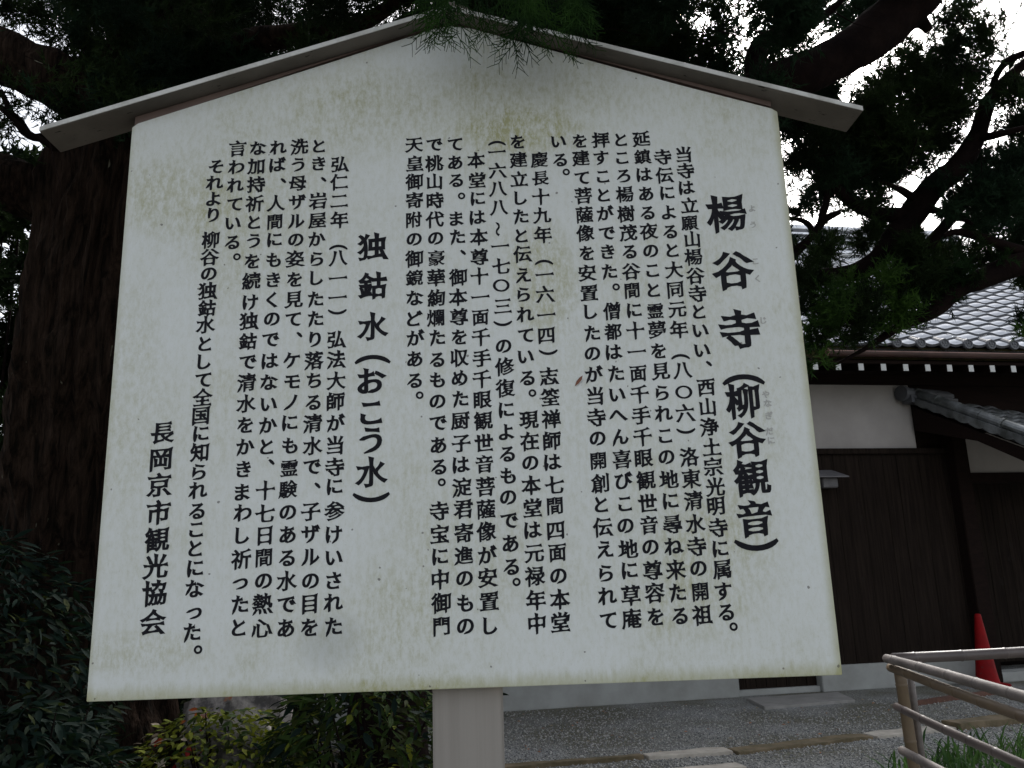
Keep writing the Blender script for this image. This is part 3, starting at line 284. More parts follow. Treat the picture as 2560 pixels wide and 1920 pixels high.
SPRAYS = [(0.742,-0.187,2.772,-0.22),(0.826,-0.17,2.809,0.42),(0.797,-0.121,2.814,0.21),(0.754,-0.217,2.765,-0.14),(0.726,-0.141,2.835,-0.32),(0.709,-0.128,2.848,-0.45),(0.714,-0.215,2.757,-0.45),(0.762,-0.184,2.765,-0.06),(1.004,-0.126,2.783,0.49),(0.924,-0.178,2.747,-0.22),(0.916,-0.101,2.781,-0.34),(0.939,-0.135,2.799,-0.12),(0.901,-0.215,2.747,-0.43),(0.961,-0.155,2.737,0.12),(0.903,-0.123,2.792,-0.46),(0.912,-0.167,2.769,-0.35),(1.014,-0.135,2.789,-0.12),(1.026,-0.187,2.811,0.1),(1.013,-0.159,2.804,-0.12),(1.017,-0.165,2.785,-0.03),(0.669,-0.11,2.882,-0.08),(0.685,-0.188,2.818,0.09),(0.862,-0.218,2.796,0.11),(0.894,-0.113,2.892,0.42),(0.883,-0.198,2.803,0.35)]

# ------------------------------------------------------------------ brush lettering from the built-in font

def glyph_splines(chars):
    """outline polylines (in em units) of each character, brushed up to look hand-lettered"""
    cu = bpy.data.curves.new('letters', 'FONT'); ob = bpy.data.objects.new('letters', cu)
    bpy.context.scene.collection.objects.link(ob)
    out = {}
    for ch in chars:
        cu.body = ch
        bpy.context.view_layer.update()
        dg = bpy.context.evaluated_depsgraph_get()
        c = ob.evaluated_get(dg).to_curve(dg, apply_modifiers=False)
        loops = []; raw = []
        for sp in c.splines:
            bp = sp.bezier_points; n = len(bp); P = []
            for i in range(n):
                a, b = bp[i], bp[(i+1) % n]
                p0, p1, p2, p3 = (Vector(v.to_2d()) for v in (a.co, a.handle_right, b.handle_left, b.co))
                L = (p3-p0).length
                if L < 1e-5: continue
                straight = abs((p1-p0).cross(p3-p0)) < 2e-4*L+1e-7 and abs((p2-p0).cross(p3-p0)) < 2e-4*L+1e-7
                k = max(1, int(L/0.12)) if straight else max(2, min(5, int(L/0.05)))
                for j in range(k):
                    t = j/k
                    q = p0.lerp(p3, t) if straight else p0*(1-t)**3+p1*3*t*(1-t)**2+p2*3*t*t*(1-t)+p3*t**3
                    P.append((q, j == 0))
            if len(P) >= 3: raw.append([p for p, _ in P])
        brush.total = sum((P[i]-P[i-1]).length for P in raw for i in range(len(P)))
        out[ch] = fill([brush(P, ch) for P in raw])
        ob.to_curve_clear()
    bpy.data.objects.remove(ob); bpy.data.curves.remove(cu)
    return out

def brush(P, ch):
    n = len(P)
    area = sum(P[i].cross(P[(i+1) % n]) for i in range(n))/2
    s = 1 if area > 0 else -1                    # font outlines: make n point out of the ink either way
    # In the font, outer and inner loops run opposite ways, so the "left/right = ink" rule is the same for all
    d = [(P[(i+1) % n]-P[i]) for i in range(n)]
    ln = [max(v.length, 1e-6) for v in d]
    d = [v/l for v, l in zip(d, ln)]
    INK = brush.side
    nor = [Vector((v.y, -v.x))*INK for v in d]   # outward normal of each edge
    turn = []
    for i in range(n):
        a, b = d[i-1], d[i]
        turn.append(math.atan2(a.cross(b), a.dot(b))*INK)   # >0: convex ink corner
    corner = [abs(t) > 0.7 for t in turn]
    # arclength distance to nearest corner
    dist = [9.0]*n
    if any(corner):
        for rep in range(2):
            for i in range(n):
                dist[i] = 0 if corner[i] else min(dist[i], dist[i-1]+ln[i-1])
        for rep in range(2):
            for i in range(n-1, -1, -1):
                j = (i+1) % n
                dist[i] = 0 if corner[i] else min(dist[i], dist[j]+ln[i])
    kanji = ord(ch) > 0x3400
    dense = max(.25, min(1, 1.62-brush.total/15.5)) if kanji else 1
    Q = []
    for i in range(n):
        m = nor[i-1]+nor[i]
        L2 = m.length
        m = m/L2 if L2 > .3 else nor[i]
        cosh = max(.55, m.dot(nor[i]))
        t = min(1, dist[i]/.16); t = t*t*(3-2*t)
        vert = abs(m.x)                       # 1: side of a vertical stroke, 0: side of a horizontal one
        mid = .002 + .024*vert
        end = .018 + .022*vert
        if not kanji: mid = .018+.024*vert; end = .034
        if ch in '（）。、': mid, end = .034, .006
        off = (end*(1-t)+mid*t)/cosh*dense
        Q.append(P[i]+m*off)
    # stroke ends
    TK = 1.3*min(1, dense*1.05) if kanji else 1.3
    for i in range(n):
        j = (i+1) % n
        if corner[i] and corner[j] and turn[i] > .9 and turn[j] > .9 and ln[i] < .115 and ch not in '（）。、〇':
            N = nor[i]; a = math.degrees(math.atan2(N.y, N.x)) % 360
            A, B = Q[i], Q[j]; w = (B-A).length; M = (A+B)/2
            e = .035
            if 195 < a < 262:      # sweep down-left: tapers to a point
                tip = M+N*.07
                Q[i] = A.lerp(tip, .72)+N*.02; Q[j] = B.lerp(tip, .72)+N*.02
            elif 262 <= a <= 278:    # foot of a vertical
                Q[i] = A.lerp(M, .25); Q[j] = B.lerp(M, .25)
                lo = i if A.x < B.x else j
                Q[lo] = Q[lo]+TK*Vector((.0, -.03))
            elif 278 < a < 350:      # sweep down-right: flares, pointed outwards
                hi = i if A.y > B.y else j
                Q[hi] = Q[hi]+N*.065+TK*Vector((.02, .0))
            elif a >= 350 or a < 20:   # right end of a horizontal: press
                lo = i if A.y < B.y else j; hi = j if lo == i else i
                Q[lo] = Q[lo]+TK*Vector((.018, -.012)); Q[hi] = Q[hi]+TK*Vector((-.012, .016))
            elif 20 <= a < 75:       # start of a sweep
                hi = i if A.x < B.x else j
                Q[hi] = Q[hi]+TK*Vector((-.02, .02))
            elif 75 <= a < 105:      # top of a vertical: slanting cut
                le = i if A.x < B.x else j; ri = j if le == i else i
                Q[le] = Q[le]+TK*Vector((-.022, .03)); Q[ri] = Q[ri]+TK*Vector((.012, -.02))
            elif 105 <= a < 160:     # start of a down-right stroke
                Q[i] = A.lerp(M, .2)+N*.02; Q[j] = B.lerp(M, .2)
            elif 160 <= a <= 195:    # left end of a horizontal: slanting cut
                hi = i if A.y > B.y else j; lo = j if hi == i else i
                Q[hi] = Q[hi]+TK*Vector((-.024, .010)); Q[lo] = Q[lo]+TK*Vector((.022, .004))
    # right shoulders of boxes get a press
    for i in range(n):
        if corner[i] and 1.2 < turn[i] < 1.9 and ln[i-1] > .12 and ln[i] > .12:
            m = (nor[i-1]+nor[i]).normalized()
            if m.x > .5 and m.y > .5: Q[i] = Q[i]+Vector((.036, .028))
    # rising to the right
    k = .0 if ch in '（）。、〇〜' else .075
    return [Vector((q.x, q.y+k*(q.x-.5))) for q in Q]
brush.side = 1

def fill(loops):
    """triangulate overlapping outlines by the non-zero winding rule"""
    V, E = [], []
    for P in loops:
        k = len(V); V += P; E += [(k+i, k+(i+1) % len(P)) for i in range(len(P))]
    v, e, f, *_ = delaunay_2d_cdt(V, E, [], 0, 1e-5)
    v = np.array([tuple(q) for q in v]); f = np.array([t for t in f if len(t) == 3])
    c = v[f].mean(axis=1); w = np.zeros(len(c))
    for P in loops:
        a = np.array([tuple(q) for q in P]); b = np.roll(a, -1, axis=0)
        for (x0, y0), (x1, y1) in zip(a, b):
            up = (y0 <= c[:, 1]) & (y1 > c[:, 1]); dn = (y0 > c[:, 1]) & (y1 <= c[:, 1])
            s = (x1-x0)*(c[:, 1]-y0)-(c[:, 0]-x0)*(y1-y0)
            w += np.where(up & (s > 0), 1, 0)-np.where(dn & (s < 0), 1, 0)
    f = f[np.abs(w) > .5]
    used = np.unique(f); m = np.zeros(len(v), int); m[used] = np.arange(len(used))
    return v[used], m[f]

# ------------------------------------------------------------------ ground
GRAVEL = mat('grey gravel', (.38, .375, .355), .95, dark=(.095, .10, .10), scale=46, detail=6, contrast=(.38, .64), bump=.9, bscale=80, dist=.012,
             speck=((.34, .32, .27), 60, .70, (1, 1, 1)), spec=.2)
# broad damp / mossy tone on the gravel
n_, l_ = GRAVEL.node_tree.nodes, GRAVEL.node_tree.links
b_ = n_['Principled BSDF']; src = b_.inputs['Base Color'].links[0].from_socket
tn = n_.new('ShaderNodeTexNoise'); tn.inputs['Scale'].default_value = .9; tn.inputs['Detail'].default_value = 4
tc_ = n_.new('ShaderNodeTexCoord'); l_.new(tc_.outputs['Object'], tn.inputs['Vector'])
rp = n_.new('ShaderNodeValToRGB'); rp.color_ramp.elements[0].position = .42; rp.color_ramp.elements[1].position = .62
rp.color_ramp.elements[0].color = (.62, .60, .50, 1); rp.color_ramp.elements[1].color = (1.08, 1.1, 1.12, 1); l_.new(tn.outputs['Fac'], rp.inputs[0])
mm = n_.new('ShaderNodeMix'); mm.data_type = 'RGBA'; mm.blend_type = 'MULTIPLY'; mm.inputs[0].default_value = 1
l_.new(src, mm.inputs[6]); l_.new(rp.outputs[0], mm.inputs[7]); l_.new(mm.outputs[2], b_.inputs['Base Color'])
SOIL = mat('dark planting soil', (.06, .045, .03), 1, dark=(.02, .016, .012), scale=14, bump=.8, bscale=40, dist=.02, speck=((.12, .09, .05), 30, .66, (1, 1, 1)))
mb = MB(); mb.add([(-150, -150, 0), (150, -150, 0), (150, 150, 0), (-150, 150, 0)], [(0, 1, 2, 3)])
tag(mb.build('gravel_ground', GRAVEL), 'grey gravel forecourt reaching to the temple building', kind='structure')
mb = MB()
pts = [(-14, -3.5), (-.7, -3.5), (-.55, .6), (.62, 1.4), (.78, 3.6), (.6, 5.45), (-.2, 5.9), (-2, 8.3), (-14, 8.4)]
mb.add([(x, y, .03+.03*math.sin(x*3+y)) for x, y in pts]+[(x*1.0+(.06 if x > -13 else 0), y, -.02) for x, y in pts],
       [tuple(range(9))]+[(i, i+9, (i+1) % 9+9, (i+1) % 9) for i in range(9)])
tag(mb.build('planting_bed', SOIL), 'dark soil bed under the trees and shrubs', kind='structure')
# pebbles lying proud on the gravel, nearest strip
ico = np.array([(1, 0, 0), (-1, 0, 0), (0, 1, 0), (0, -1, 0), (0, 0, .7), (0, 0, -.7)], float)
icf = np.array([(0, 2, 4), (2, 1, 4), (1, 3, 4), (3, 0, 4), (2, 0, 5), (1, 2, 5), (3, 1, 5), (0, 3, 5)])
N = 34000; cx = rng.uniform(.8, 7.2, N); cy = rng.uniform(4.6, 8.6, N)
keep = (rng.random(N) < np.clip((9.6-cy)/4, .25, 1)) & ~((cx > 3.6) & (cy > 8.0) & (cx < 5.1) & (cy < 9.4)); cx, cy = cx[keep], cy[keep]; N = len(cx)
s_ = rng.uniform(.005, .014, N); an = rng.uniform(0, 6.28, N)
V = ico[None]*s_[:, None, None]*rng.uniform(.7, 1.3, (N, 1, 3)); ca, sa = np.cos(an)[:, None], np.sin(an)[:, None]
V = np.stack([V[..., 0]*ca-V[..., 1]*sa+cx[:, None], V[..., 0]*sa+V[..., 1]*ca+cy[:, None], V[..., 2]+s_[:, None]*.35], -1)
F = icf[None]+(np.arange(N)*6)[:, None, None]
PEB = mat('loose pebbles', (.46, .45, .42), .9, dark=(.09, .095, .10), scale=60, contrast=(.42, .58))
tag(link('gravel', mesh_np('gravel', V.reshape(-1, 3), F.reshape(-1, 3)), PEB), 'loose pebbles lying on the gravel forecourt', 'gravel', kind='stuff')

# ------------------------------------------------------------------ temple building
TH = rad(9.0)
WOOD = mat('weathered dark boards', (.022, .0155, .012), .9, dark=(.010, .007, .0055), scale=3.2, stretch=(9, 9, .5), vary=.10, spec=.1, bump=.4, bscale=30, dist=.004,
           speck=((.018, .014, .012), 9, .66, (1, 1, .6)))
WOOD_D = mat('dark brown beam', (.014, .0075, .006), .85, spec=.1, dark=(.008, .0045, .0035), scale=5, stretch=(.6, 6, 6))
PLASTER = mat('grey white plaster', (.38, .352, .335), .9, dark=(.29, .27, .255), scale=1.6, contrast=(.3, .7), bump=.05)
CONC = mat('pale concrete plinth', (.36, .37, .36), .9, dark=(.27, .275, .26), scale=2.4, bump=.25, bscale=60, dist=.003)
TILE = mat('smoked silver roof tile', (.78, .79, .81), .30, metal=.8, dark=(.50, .51, .53), scale=4, vary=.16, spec=.8, rvar=.05)
TILE_G = mat('dull gate tile', (.20, .21, .215), .38, metal=.5, dark=(.07, .075, .07), scale=5, vary=.3, rvar=.08)
TILE_D = mat('matt roof tile edge', (.10, .105, .115), .5, dark=(.06, .06, .07), scale=4)
WHITE = mat('white painted rafter end', (.66, .67, .66), .7, dark=(.55, .56, .55), scale=8)
COPPER = mat('brown painted gutter', (.075, .034, .028), .45, dark=(.045, .022, .018), scale=4)
MOSS = mat('mossy eaves board', (.04, .036, .012), .9, spec=.1, dark=(.018, .013, .008), scale=5)
T = empty('temple_building', (.84, 8.65, 0), TH, 'long temple building with tiled roof, white plaster band and dark board cladding', 'building')
# local frame: x along the wall, y away from the viewer
mb = MB(); mb.box(-4.2, 2.97, -.05, .3, 0, .31); mb.box(4.09, 6.44, -.05, .3, 0, .31); mb.build('plinth', CONC, T, .008)
mb = MB(); mb.box(2.97, 4.09, .10, .3, 0, .31); mb.build('vent_recess', WOOD_D, T)
for k in range(8):
    mb = MB(); mb.box(2.98+k*.138, 2.98+k*.138+.13, .07, .095, .07, .31); mb.build('vent_board', WOOD, T)
mb = MB(); mb.box(2.975, 4.085, .0, .1, 0, .07); mb.build('sill', CONC, T, .006)
mb = MB(); mb.box(-4.2, 6.44, .05, .3, .31, 4.3); mb.box(6.44, 11.5, 1.4, 1.6, 0, 4.3); mb.box(6.44, 11.5, .05, .3, 3.3, 4.3); mb.build('wall_core', WOOD_D, T)
pl = None
k = 0; x = -4.19
while x < 6.42:
    w = random.choice((.17, .19, .21)); mb = MB()
    mb.box(x+.0025, x+w-.002, .0+random.uniform(-.003, .004), .045, .312, 3.02); mb.build('cladding_board', WOOD, T); x += w
mb = MB(); mb.box(-4.2, 6.55, -.05, .045, 3.022, 3.10); mb.build('dado_beam', WOOD, T, .006)
mb = MB(); mb.box(-4.2, 5.93, .01, .048, 3.102, 4.0); mb.build('plaster_band', PLASTER, T)
mb = MB(); mb.box(-4.2, 11.5, -.03, .045, 4.002, 4.20); mb.build('wall_plate', WOOD_D, T, .008)
mb = MB(); mb.box(-4.3, 10.45, -.60, -.2, 4.215, 4.24); mb.build('soffit_board', WOOD_D, T)
raf = None
for k in range(41):
    xx = -4.002+k*.322; mb = MB()
    R_ = Matrix.Translation((xx, -.8, 4.045)) @ Matrix.Rotation(rad(13), 4, 'X')
    mb.box(-.033, .033, 0, .86, -.045, .045, M=R_)
    if raf is None: raf = mb.build('rafter', WOOD_D, T)
    else:
        o = raf.copy(); col.objects.link(o); o.parent = T; o.location.x = xx+4.002
    ro = raf if k == 0 else o
    e_ = MB(); e_.box(-4.002-.036, -4.002+.036, -.812, -.803, 4.003, 4.092)
    if k == 0: rend = e_.build('rafter_end', WHITE, ro)
    else:
        q = rend.copy(); col.objects.link(q); q.parent = ro
mb = MB(); mb.box(-4.3, 10.45, -.80, -.74, 4.10, 4.14); mb.box(-4.3, 10.45, -.76, -.05, 4.14, 4.155); mb.build('eaves_board', WOOD_D, T)
# gutter: half round trough
mb = MB(); n = 10
prof = [(-.87+.055*math.cos(t), 4.225+.055*math.sin(t)) for t in [math.pi+math.pi*i/n for i in range(n+1)]]
V = [(xx, y, z) for xx in (4.2, 11.5) for y, z in prof]
mb.add(V, [(i, i+1, i+n+2, i+n+1) for i in range(n)]); g = mb.build('gutter', COPPER, T)
mb = MB(); mb.box(4.2, 11.5, -.933, -.921, 4.222, 4.234); mb.box(4.2, 11.5, -.819, -.807, 4.222, 4.234); mb.cyl((4.2, -.87, 4.222), (4.204, -.87, 4.222), .054, n=14); mb.build('gutter_lip', mat('lit gutter lip', (.30, .17, .14), .45, dark=(.16, .08, .065), scale=6), g)  # lip paler than the gutter: its lit top line put into the colour
mb = MB(); mb.box(-4.3, 10.45, -.80, -.70, 4.16, 4.325); mb.build('fascia', MOSS, T)
# roof body and tiles
SL = math.atan(.70); run = 4.75; EX, TW = .24, .35
E0 = Vector((0, -.86, 4.355))
mb = MB(); cz = .70*(run); mb.prism([(0, 0)], 0, 0) if False else None
V = [(-4.3, -.80, 4.30), (10.45, -.80, 4.30), (10.45, -.80+run, 4.30+cz), (-4.3, -.80+run, 4.30+cz), (-4.3, -.80, 4.26), (10.45, -.80, 4.26), (10.45, -.8+2*run, 4.26), (-4.3, -.8+2*run, 4.26)]
mb.add(V, [(0, 1, 2, 3), (0, 4, 5, 1), (3, 2, 6, 7), (0, 3, 7, 4), (1, 5, 6, 2), (4, 7, 6, 5)])
roof = mb.build('roof', TILE_D, T)
def tile_mesh(W, L, th=.034, amp=.034, n=8):
    """one wavy pan tile: shallow trough, roll at the right edge, thick rounded nose"""
    V = []
    for y, dz in ((0, 0), (L, -.012)):
        for i in range(n+1):
            s = i/n; z = amp*(1-math.cos(2*math.pi*(s-.05)))*.5 if s > .05 else 0
            z = amp*(.5-.5*math.cos(2*math.pi*s))**1.0*-1+amp
            V.append((s*W, y, z+dz))
    F = [(i, i+1, i+n+2, i+n+1) for i in range(n)]
    k = len(V); V += [(i/n*W, .0, V[i][2]-th) for i in range(n+1)]; V += [(0, 0, 0)]*0
    F += [(k+i, k+i+1, i+1, i) for i in range(n)]
    me = bpy.data.meshes.new('roof_tile'); me.from_pydata(V, [], F); me.polygons.foreach_set('use_smooth', [i < n for i in range(2*n)])
    me.materials.append(TILE); me.materials.append(TILE_D); me.polygons.foreach_set('material_index', [int(i >= n) for i in range(2*n)]); me.update(); return me
tm = tile_mesh(TW, EX+.05)
Rt = Matrix.Rotation(SL-.085, 4, 'X')
U0 = 4.86-.35*26; ncol = 42; nrow = int(run/math.cos(SL)/EX)
stuffV, stuffF = [], []
base = np.array([tuple((Rt @ v.co.to_4d()).to_3d()) for v in tm.vertices]); bf = [tuple(p.vertices) for p in tm.polygons]
for r in range(nrow):
    for c_ in range(ncol):
        d = r*EX; pos = Vector((U0+c_*TW, E0.y+d*math.cos(SL), E0.z+d*math.sin(SL)+random.uniform(-.004, .004)))
        near = (23 <= c_ < 41 and r < 16)
        if near:
            o = bpy.data.objects.new('roof_tile', tm); col.objects.link(o); o.parent = roof; o.location = pos
            o.rotation_euler = (SL-.085+random.uniform(-.012, .012), random.uniform(-.01, .01), 0)
        else:
            k = len(stuffV)*len(base); stuffV.append(base+np.array(pos)); stuffF += [tuple(i+k for i in q) for q in bf]
me = mesh_np('upper_tiles', np.vstack(stuffV), stuffF, 4); tag(link('upper_tiles', me, TILE, roof, True), kind='stuff')
# round eave caps with a ring and a boss
mb = MB()
for (z0, z1, r_) in ((0, .02, .072), (-.008, 0, .066),):
    mb.cyl((0, z0, 0), (0, z1, 0), r_, n=18)
ring = []
for i in range(18):
    a0, a1 = 2*math.pi*i/18, 2*math.pi*(i+1)/18
    mb.add([(.066*math.cos(a0), -.018, .066*math.sin(a0)), (.066*math.cos(a1), -.018, .066*math.sin(a1)), (.050*math.cos(a1), -.018, .050*math.sin(a1)), (.050*math.cos(a0), -.018, .050*math.sin(a0)),
            (.072*math.cos(a0), .0, .072*math.sin(a0)), (.072*math.cos(a1), .0, .072*math.sin(a1)), (.048*math.cos(a1), -.008, .048*math.sin(a1)), (.048*math.cos(a0), -.008, .048*math.sin(a0))],
           [(0, 1, 2, 3), (4, 5, 1, 0), (3, 2, 6, 7)])
for a in (0.5, 2.6, 4.7):                       # three comma bosses
    mb.cyl((.022*math.cos(a), -.016, .022*math.sin(a)), (.022*math.cos(a), -.006, .022*math.sin(a)), .013, .016, n=8)
    mb.cyl((.036*math.cos(a+.7), -.014, .036*math.sin(a+.7)), (.036*math.cos(a+.7), -.006, .036*math.sin(a+.7)), .006, .009, n=6)
mb.cyl((0, .02, 0), (0, .20, .10), .055, .05, n=12)
cap0 = mb.build('eave_cap_tile', TILE_D, roof); cap0.location = (U0, E0.y-.01, E0.z+.012)
for c_ in range(1, ncol+1):
    o = cap0.copy(); col.objects.link(o); o.parent = roof; o.location = (U0+c_*TW, E0.y-.01, E0.z+.012)
# ridge: courses of flat tiles, a row of round ends, a pale line, the top roll
ry, rz = -.8+run, 4.30+cz
rid = MB(); rid.box(-4.3, 10.45, ry-.16, ry+.16, rz-.05, rz+.03); rid.build('ridge_base', TILE, roof)
mb = MB(); mb.box(-4.3, 10.45, ry-.13, ry+.13, rz+.032, rz+.22); rb = mb.build('ridge_wall', TILE_D, roof)
mb = MB(); mb.cyl((0, 0, 0), (0, .05, 0), .075, n=12); rc = mb.build('ridge_disc', TILE, roof); rc.location = (-4.2, ry-.17, rz+.12)
for k in range(1, 77):
    o = rc.copy(); col.objects.link(o); o.parent = roof; o.location = (-4.2+k*.19, ry-.17, rz+.12)
for i, (a, b__, dd) in enumerate(((.222, .262, .17), (.266, .34, .12), (.342, .382, .16), (.386, .47, .11))):
    mb = MB(); mb.box(-4.3, 10.45, ry-dd, ry+dd, rz+a, rz+b__); mb.build('ridge_course', TILE if i % 2 == 0 else TILE_D, roof)
mb = MB(); mb.cyl((-4.3, ry, rz+.52), (10.45, ry, rz+.52), .10, n=12); mb.build('ridge_roll', TILE, roof)
# curled tile ornament at the foot of a descending ridge (seen between the branches)
mb = MB()
for i in range(14):
    a = i*.42; r_ = .17-.009*i
    mb.cyl((7.95+r_*math.cos(a)*1.2, ry-.55, rz-.12+r_*math.sin(a)), (7.95+r_*math.cos(a+.42)*1.2, ry-.55, rz-.12+r_*math.sin(a+.42)), .035, n=6)
mb.cyl((7.2, ry-.55, rz-.24), (7.85, ry-.55, rz-.22), .05, n=8); mb.cyl((7.2, ry-.55, rz-.24), (7.0, ry-.55, rz-.08), .05, .02, n=8)
mb.build('ridge_ornament', TILE, roof, smooth=True)

# ------------------------------------------------------------------ side gate with its own small roof
G = empty('temple_gate', tuple(Vector((.84, 8.65, 0))+Vector((math.cos(TH), math.sin(TH), 0))*5.91+Vector((math.sin(TH), -math.cos(TH), 0))*.06), rad(23.6),
          'small tiled gate roof over a dark gateway, joined to the right of the cladding', 'gate')
gs = math.atan(.545); L_ = 1.75
mb = MB(); mb.add([(0, -L_, 3.78-.545*L_), (5, -L_, 3.78-.545*L_), (5, 0, 3.78), (0, 0, 3.78), (0, -L_, 3.72-.545*L_), (5, -L_, 3.72-.545*L_), (5, 0, 3.72), (0, 0, 3.72)],
                 [(0, 1, 2, 3), (7, 6, 5, 4), (0, 4, 5, 1), (2, 6, 7, 3), (0, 3, 7, 4), (1, 5, 6, 2)])
groof = mb.build('gate_roof', TILE_D, G)
tm2 = tile_mesh(.30, .25, th=.02, amp=.03); tm2.materials[0] = TILE_G; R2 = gs-.07
for r in range(9):
    for c_ in range(12):
        d = r*.215; o = bpy.data.objects.new('gate_tile', tm2); col.objects.link(o); o.parent = groof
        o.location = (.10+c_*.30, -L_+d*math.cos(gs)-.03, 3.80-.545*L_+d*math.sin(gs)+random.uniform(-.004, .004)); o.rotation_euler = (R2+random.uniform(-.02, .02), 0, 0)
# verge: stepped wavy edge tiles, and the round roll in jointed lengths above them
for r in range(9):
    d = r*.215; y0 = -L_+d*math.cos(gs)-.03; z0 = 3.79-.545*L_+d*math.sin(gs); mb = MB()
    for i in range(6):
        s0, s1 = i/6, (i+1)/6; w = lambda s: .035*math.sin(math.pi*s)
        ya, yb = y0+.215*s0*math.cos(gs), y0+.215*s1*math.cos(gs); za, zb = z0+.215*s0*math.sin(gs), z0+.215*s1*math.sin(gs)
        mb.add([(-.06, ya, za+.03), (-.06, yb, zb+.03), (-.06, yb, zb-.05-w(s1)), (-.06, ya, za-.05-w(s0)), (.10, ya, za+.03), (.10, yb, zb+.03), (-.03, yb, zb-.05-w(s1)), (-.03, ya, za-.05-w(s0))],
               [(0, 1, 2, 3), (0, 4, 5, 1), (3, 2, 6, 7)])
    mb.build('verge_tile', TILE_G, groof, smooth=False)
for r in range(6):
    d = r*.335; a = Vector((.05, -L_+d*math.cos(gs)-.05, 3.86-.545*L_+d*math.sin(gs))); b__ = a+Vector((0, .33*math.cos(gs), .33*math.sin(gs)))
    mb = MB(); mb.cyl(a, b__, .068, n=14); mb.cyl(b__-Vector((0, .035*math.cos(gs), .035*math.sin(gs))), b__, .080, n=14); mb.build('verge_roll', TILE_G, groof, smooth=False)
mb = MB(); mb.cyl((-.15, 0, 3.86), (5, 0, 3.86), .09, n=12); mb.box(-.12, 5, -.10, .06, 3.72, 3.82); mb.cyl((-.2, 0, 3.86), (-.14, 0, 3.86), .11, n=14); mb.build('gate_ridge', TILE_D, groof)
mb = MB(); mb.add([(x, y, z) for x in (-.02, .03) for y, z in ((0, 3.68), (-L_+.05, 3.70-.545*L_), (-L_+.05, 3.52-.545*L_), (-.9, 3.05), (0, 3.34))],
                 [(0, 1, 2, 3, 4), (9, 8, 7, 6, 5), (0, 5, 6, 1), (1, 6, 7, 2), (2, 7, 8, 3), (3, 8, 9, 4), (4, 9, 5, 0)]); mb.build('barge_board', WOOD_D, groof)
for k in range(9):
    mb = MB(); mb.box(.2+k*.4, .26+k*.4, -1.65, 0, -.06, 0, M=Matrix.Translation((0, 0, 3.72)) @ Matrix.Rotation(gs, 4, 'X')); mb.build('gate_rafter', WOOD_D, groof)
GB = Matrix.Rotation(TH-rad(23.6), 4, 'Z')
mb = MB(); mb.box(.44, .66, -.12, .12, 0, 3.55, M=GB); mb.build('gate_post', WOOD_D, G, .01)
mb = MB(); mb.box(3.3, 3.52, -.12, .12, 0, 3.55, M=GB); mb.build('gate_post', WOOD_D, G, .01)
mb = MB(); mb.box(.662, 3.298, -.03, .03, 2.74, 3.30, M=GB); mb.build('gate_plaster', PLASTER, G)
mb = MB(); mb.box(.662, 3.298, -.07, .07, 2.60, 2.738, M=GB); mb.build('gate_lintel', WOOD_D, G, .01)
for k in range(14):
    mb = MB(); mb.box(.67+k*.187, .67+k*.187+.181, .95, .98, .12, 2.7, M=GB); mb.build('gate_door_board', WOOD, G)
mb = MB(); mb.box(.662, 3.298, -.10, .20, 0, .12, M=GB); mb.build('gate_sill', CONC, G, .01)

# hooded grey lamp box on the cladding
B = empty('wall_lamp_box', tuple(T.matrix_basis @ Vector((4.46, -.02, 2.6))), TH, 'small grey hooded box fixed to the dark cladding beside the sign', 'wall box')
mb = MB(); mb.add([(-.16, 0, .21), (.12, 0, .21), (.22, -.24, .10), (-.26, -.24, .10), (-.16, 0, .19), (.12, 0, .19), (.22, -.24, .085), (-.26, -.24, .085)],
                 [(0, 3, 2, 1), (4, 5, 6, 7), (0, 1, 5, 4), (1, 2, 6, 5), (2, 3, 7, 6), (3, 0, 4, 7)]); GREYM = mat('grey painted metal', (.15, .145, .15), .6, dark=(.10, .095, .10), scale=9)
mb.build('hood', GREYM, B)
mb = MB(); mb.box(-.12, .10, -.16, -.0, -.04, .085); mb.build('box_body', GREYM, B, .01)

# stepping slab, edging stones
STONE = mat('pale granite', (.50, .46, .40), .85, dark=(.33, .30, .255), scale=7, bump=.3, bscale=40, dist=.004)
STONE_M = mat('mossy brown edging', (.19, .145, .09), .95, dark=(.085, .07, .035), scale=6, bump=.6, bscale=30, dist=.01)
SLAB = mat('grey slab', (.30, .29, .275), .85, dark=(.23, .225, .21), scale=5, bump=.2, bscale=50, dist=.003)
mb = MB(); mb.add([(3.78, 8.80, .03), (4.99, 9.02, .03), (4.93, 8.38, .03), (3.77, 8.08, .03), (3.78, 8.80, -.05), (4.99, 9.02, -.05), (4.93, 8.38, -.05), (3.77, 8.08, -.05)],
                 [(0, 3, 2, 1), (4, 5, 6, 7), (0, 1, 5, 4), (1, 2, 6, 5), (2, 3, 7, 6), (3, 0, 4, 7)])
tag(mb.build('stepping_slab', SLAB, None, .008), 'flat grey slab on the gravel before the vent opening', 'stone slab')
def kerb(p, q, w, h, m, label, seed):
    p, q = Vector((*p, 0)), Vector((*q, 0)); L = (q-p).length; n = max(2, int(L/.16)); rr = random.Random(seed); mb = MB(); V = []
    for i in range(n+1):
        t = i/n*L; j = lambda a: rr.uniform(-a, a)
        V += [(t, j(.008), h+j(.006)), (t, w+j(.012), h+j(.006)), (t, w+.01, -.03), (t, -.01, -.03)]
    F = [(4*i+k, 4*i+(k+1) % 4, 4*i+4+(k+1) % 4, 4*i+4+k) for i in range(n) for k in range(4)]+[(3, 2, 1, 0), (4*n, 4*n+1, 4*n+2, 4*n+3)]
    mb.add(V, F); o = mb.build('edging_stone', m, None, .005); o.location = p; o.rotation_euler = (0, 0, math.atan2(q.y-p.y, q.x-p.x))
    return tag(o, label, 'kerb stone', 'edging stones across the gravel')
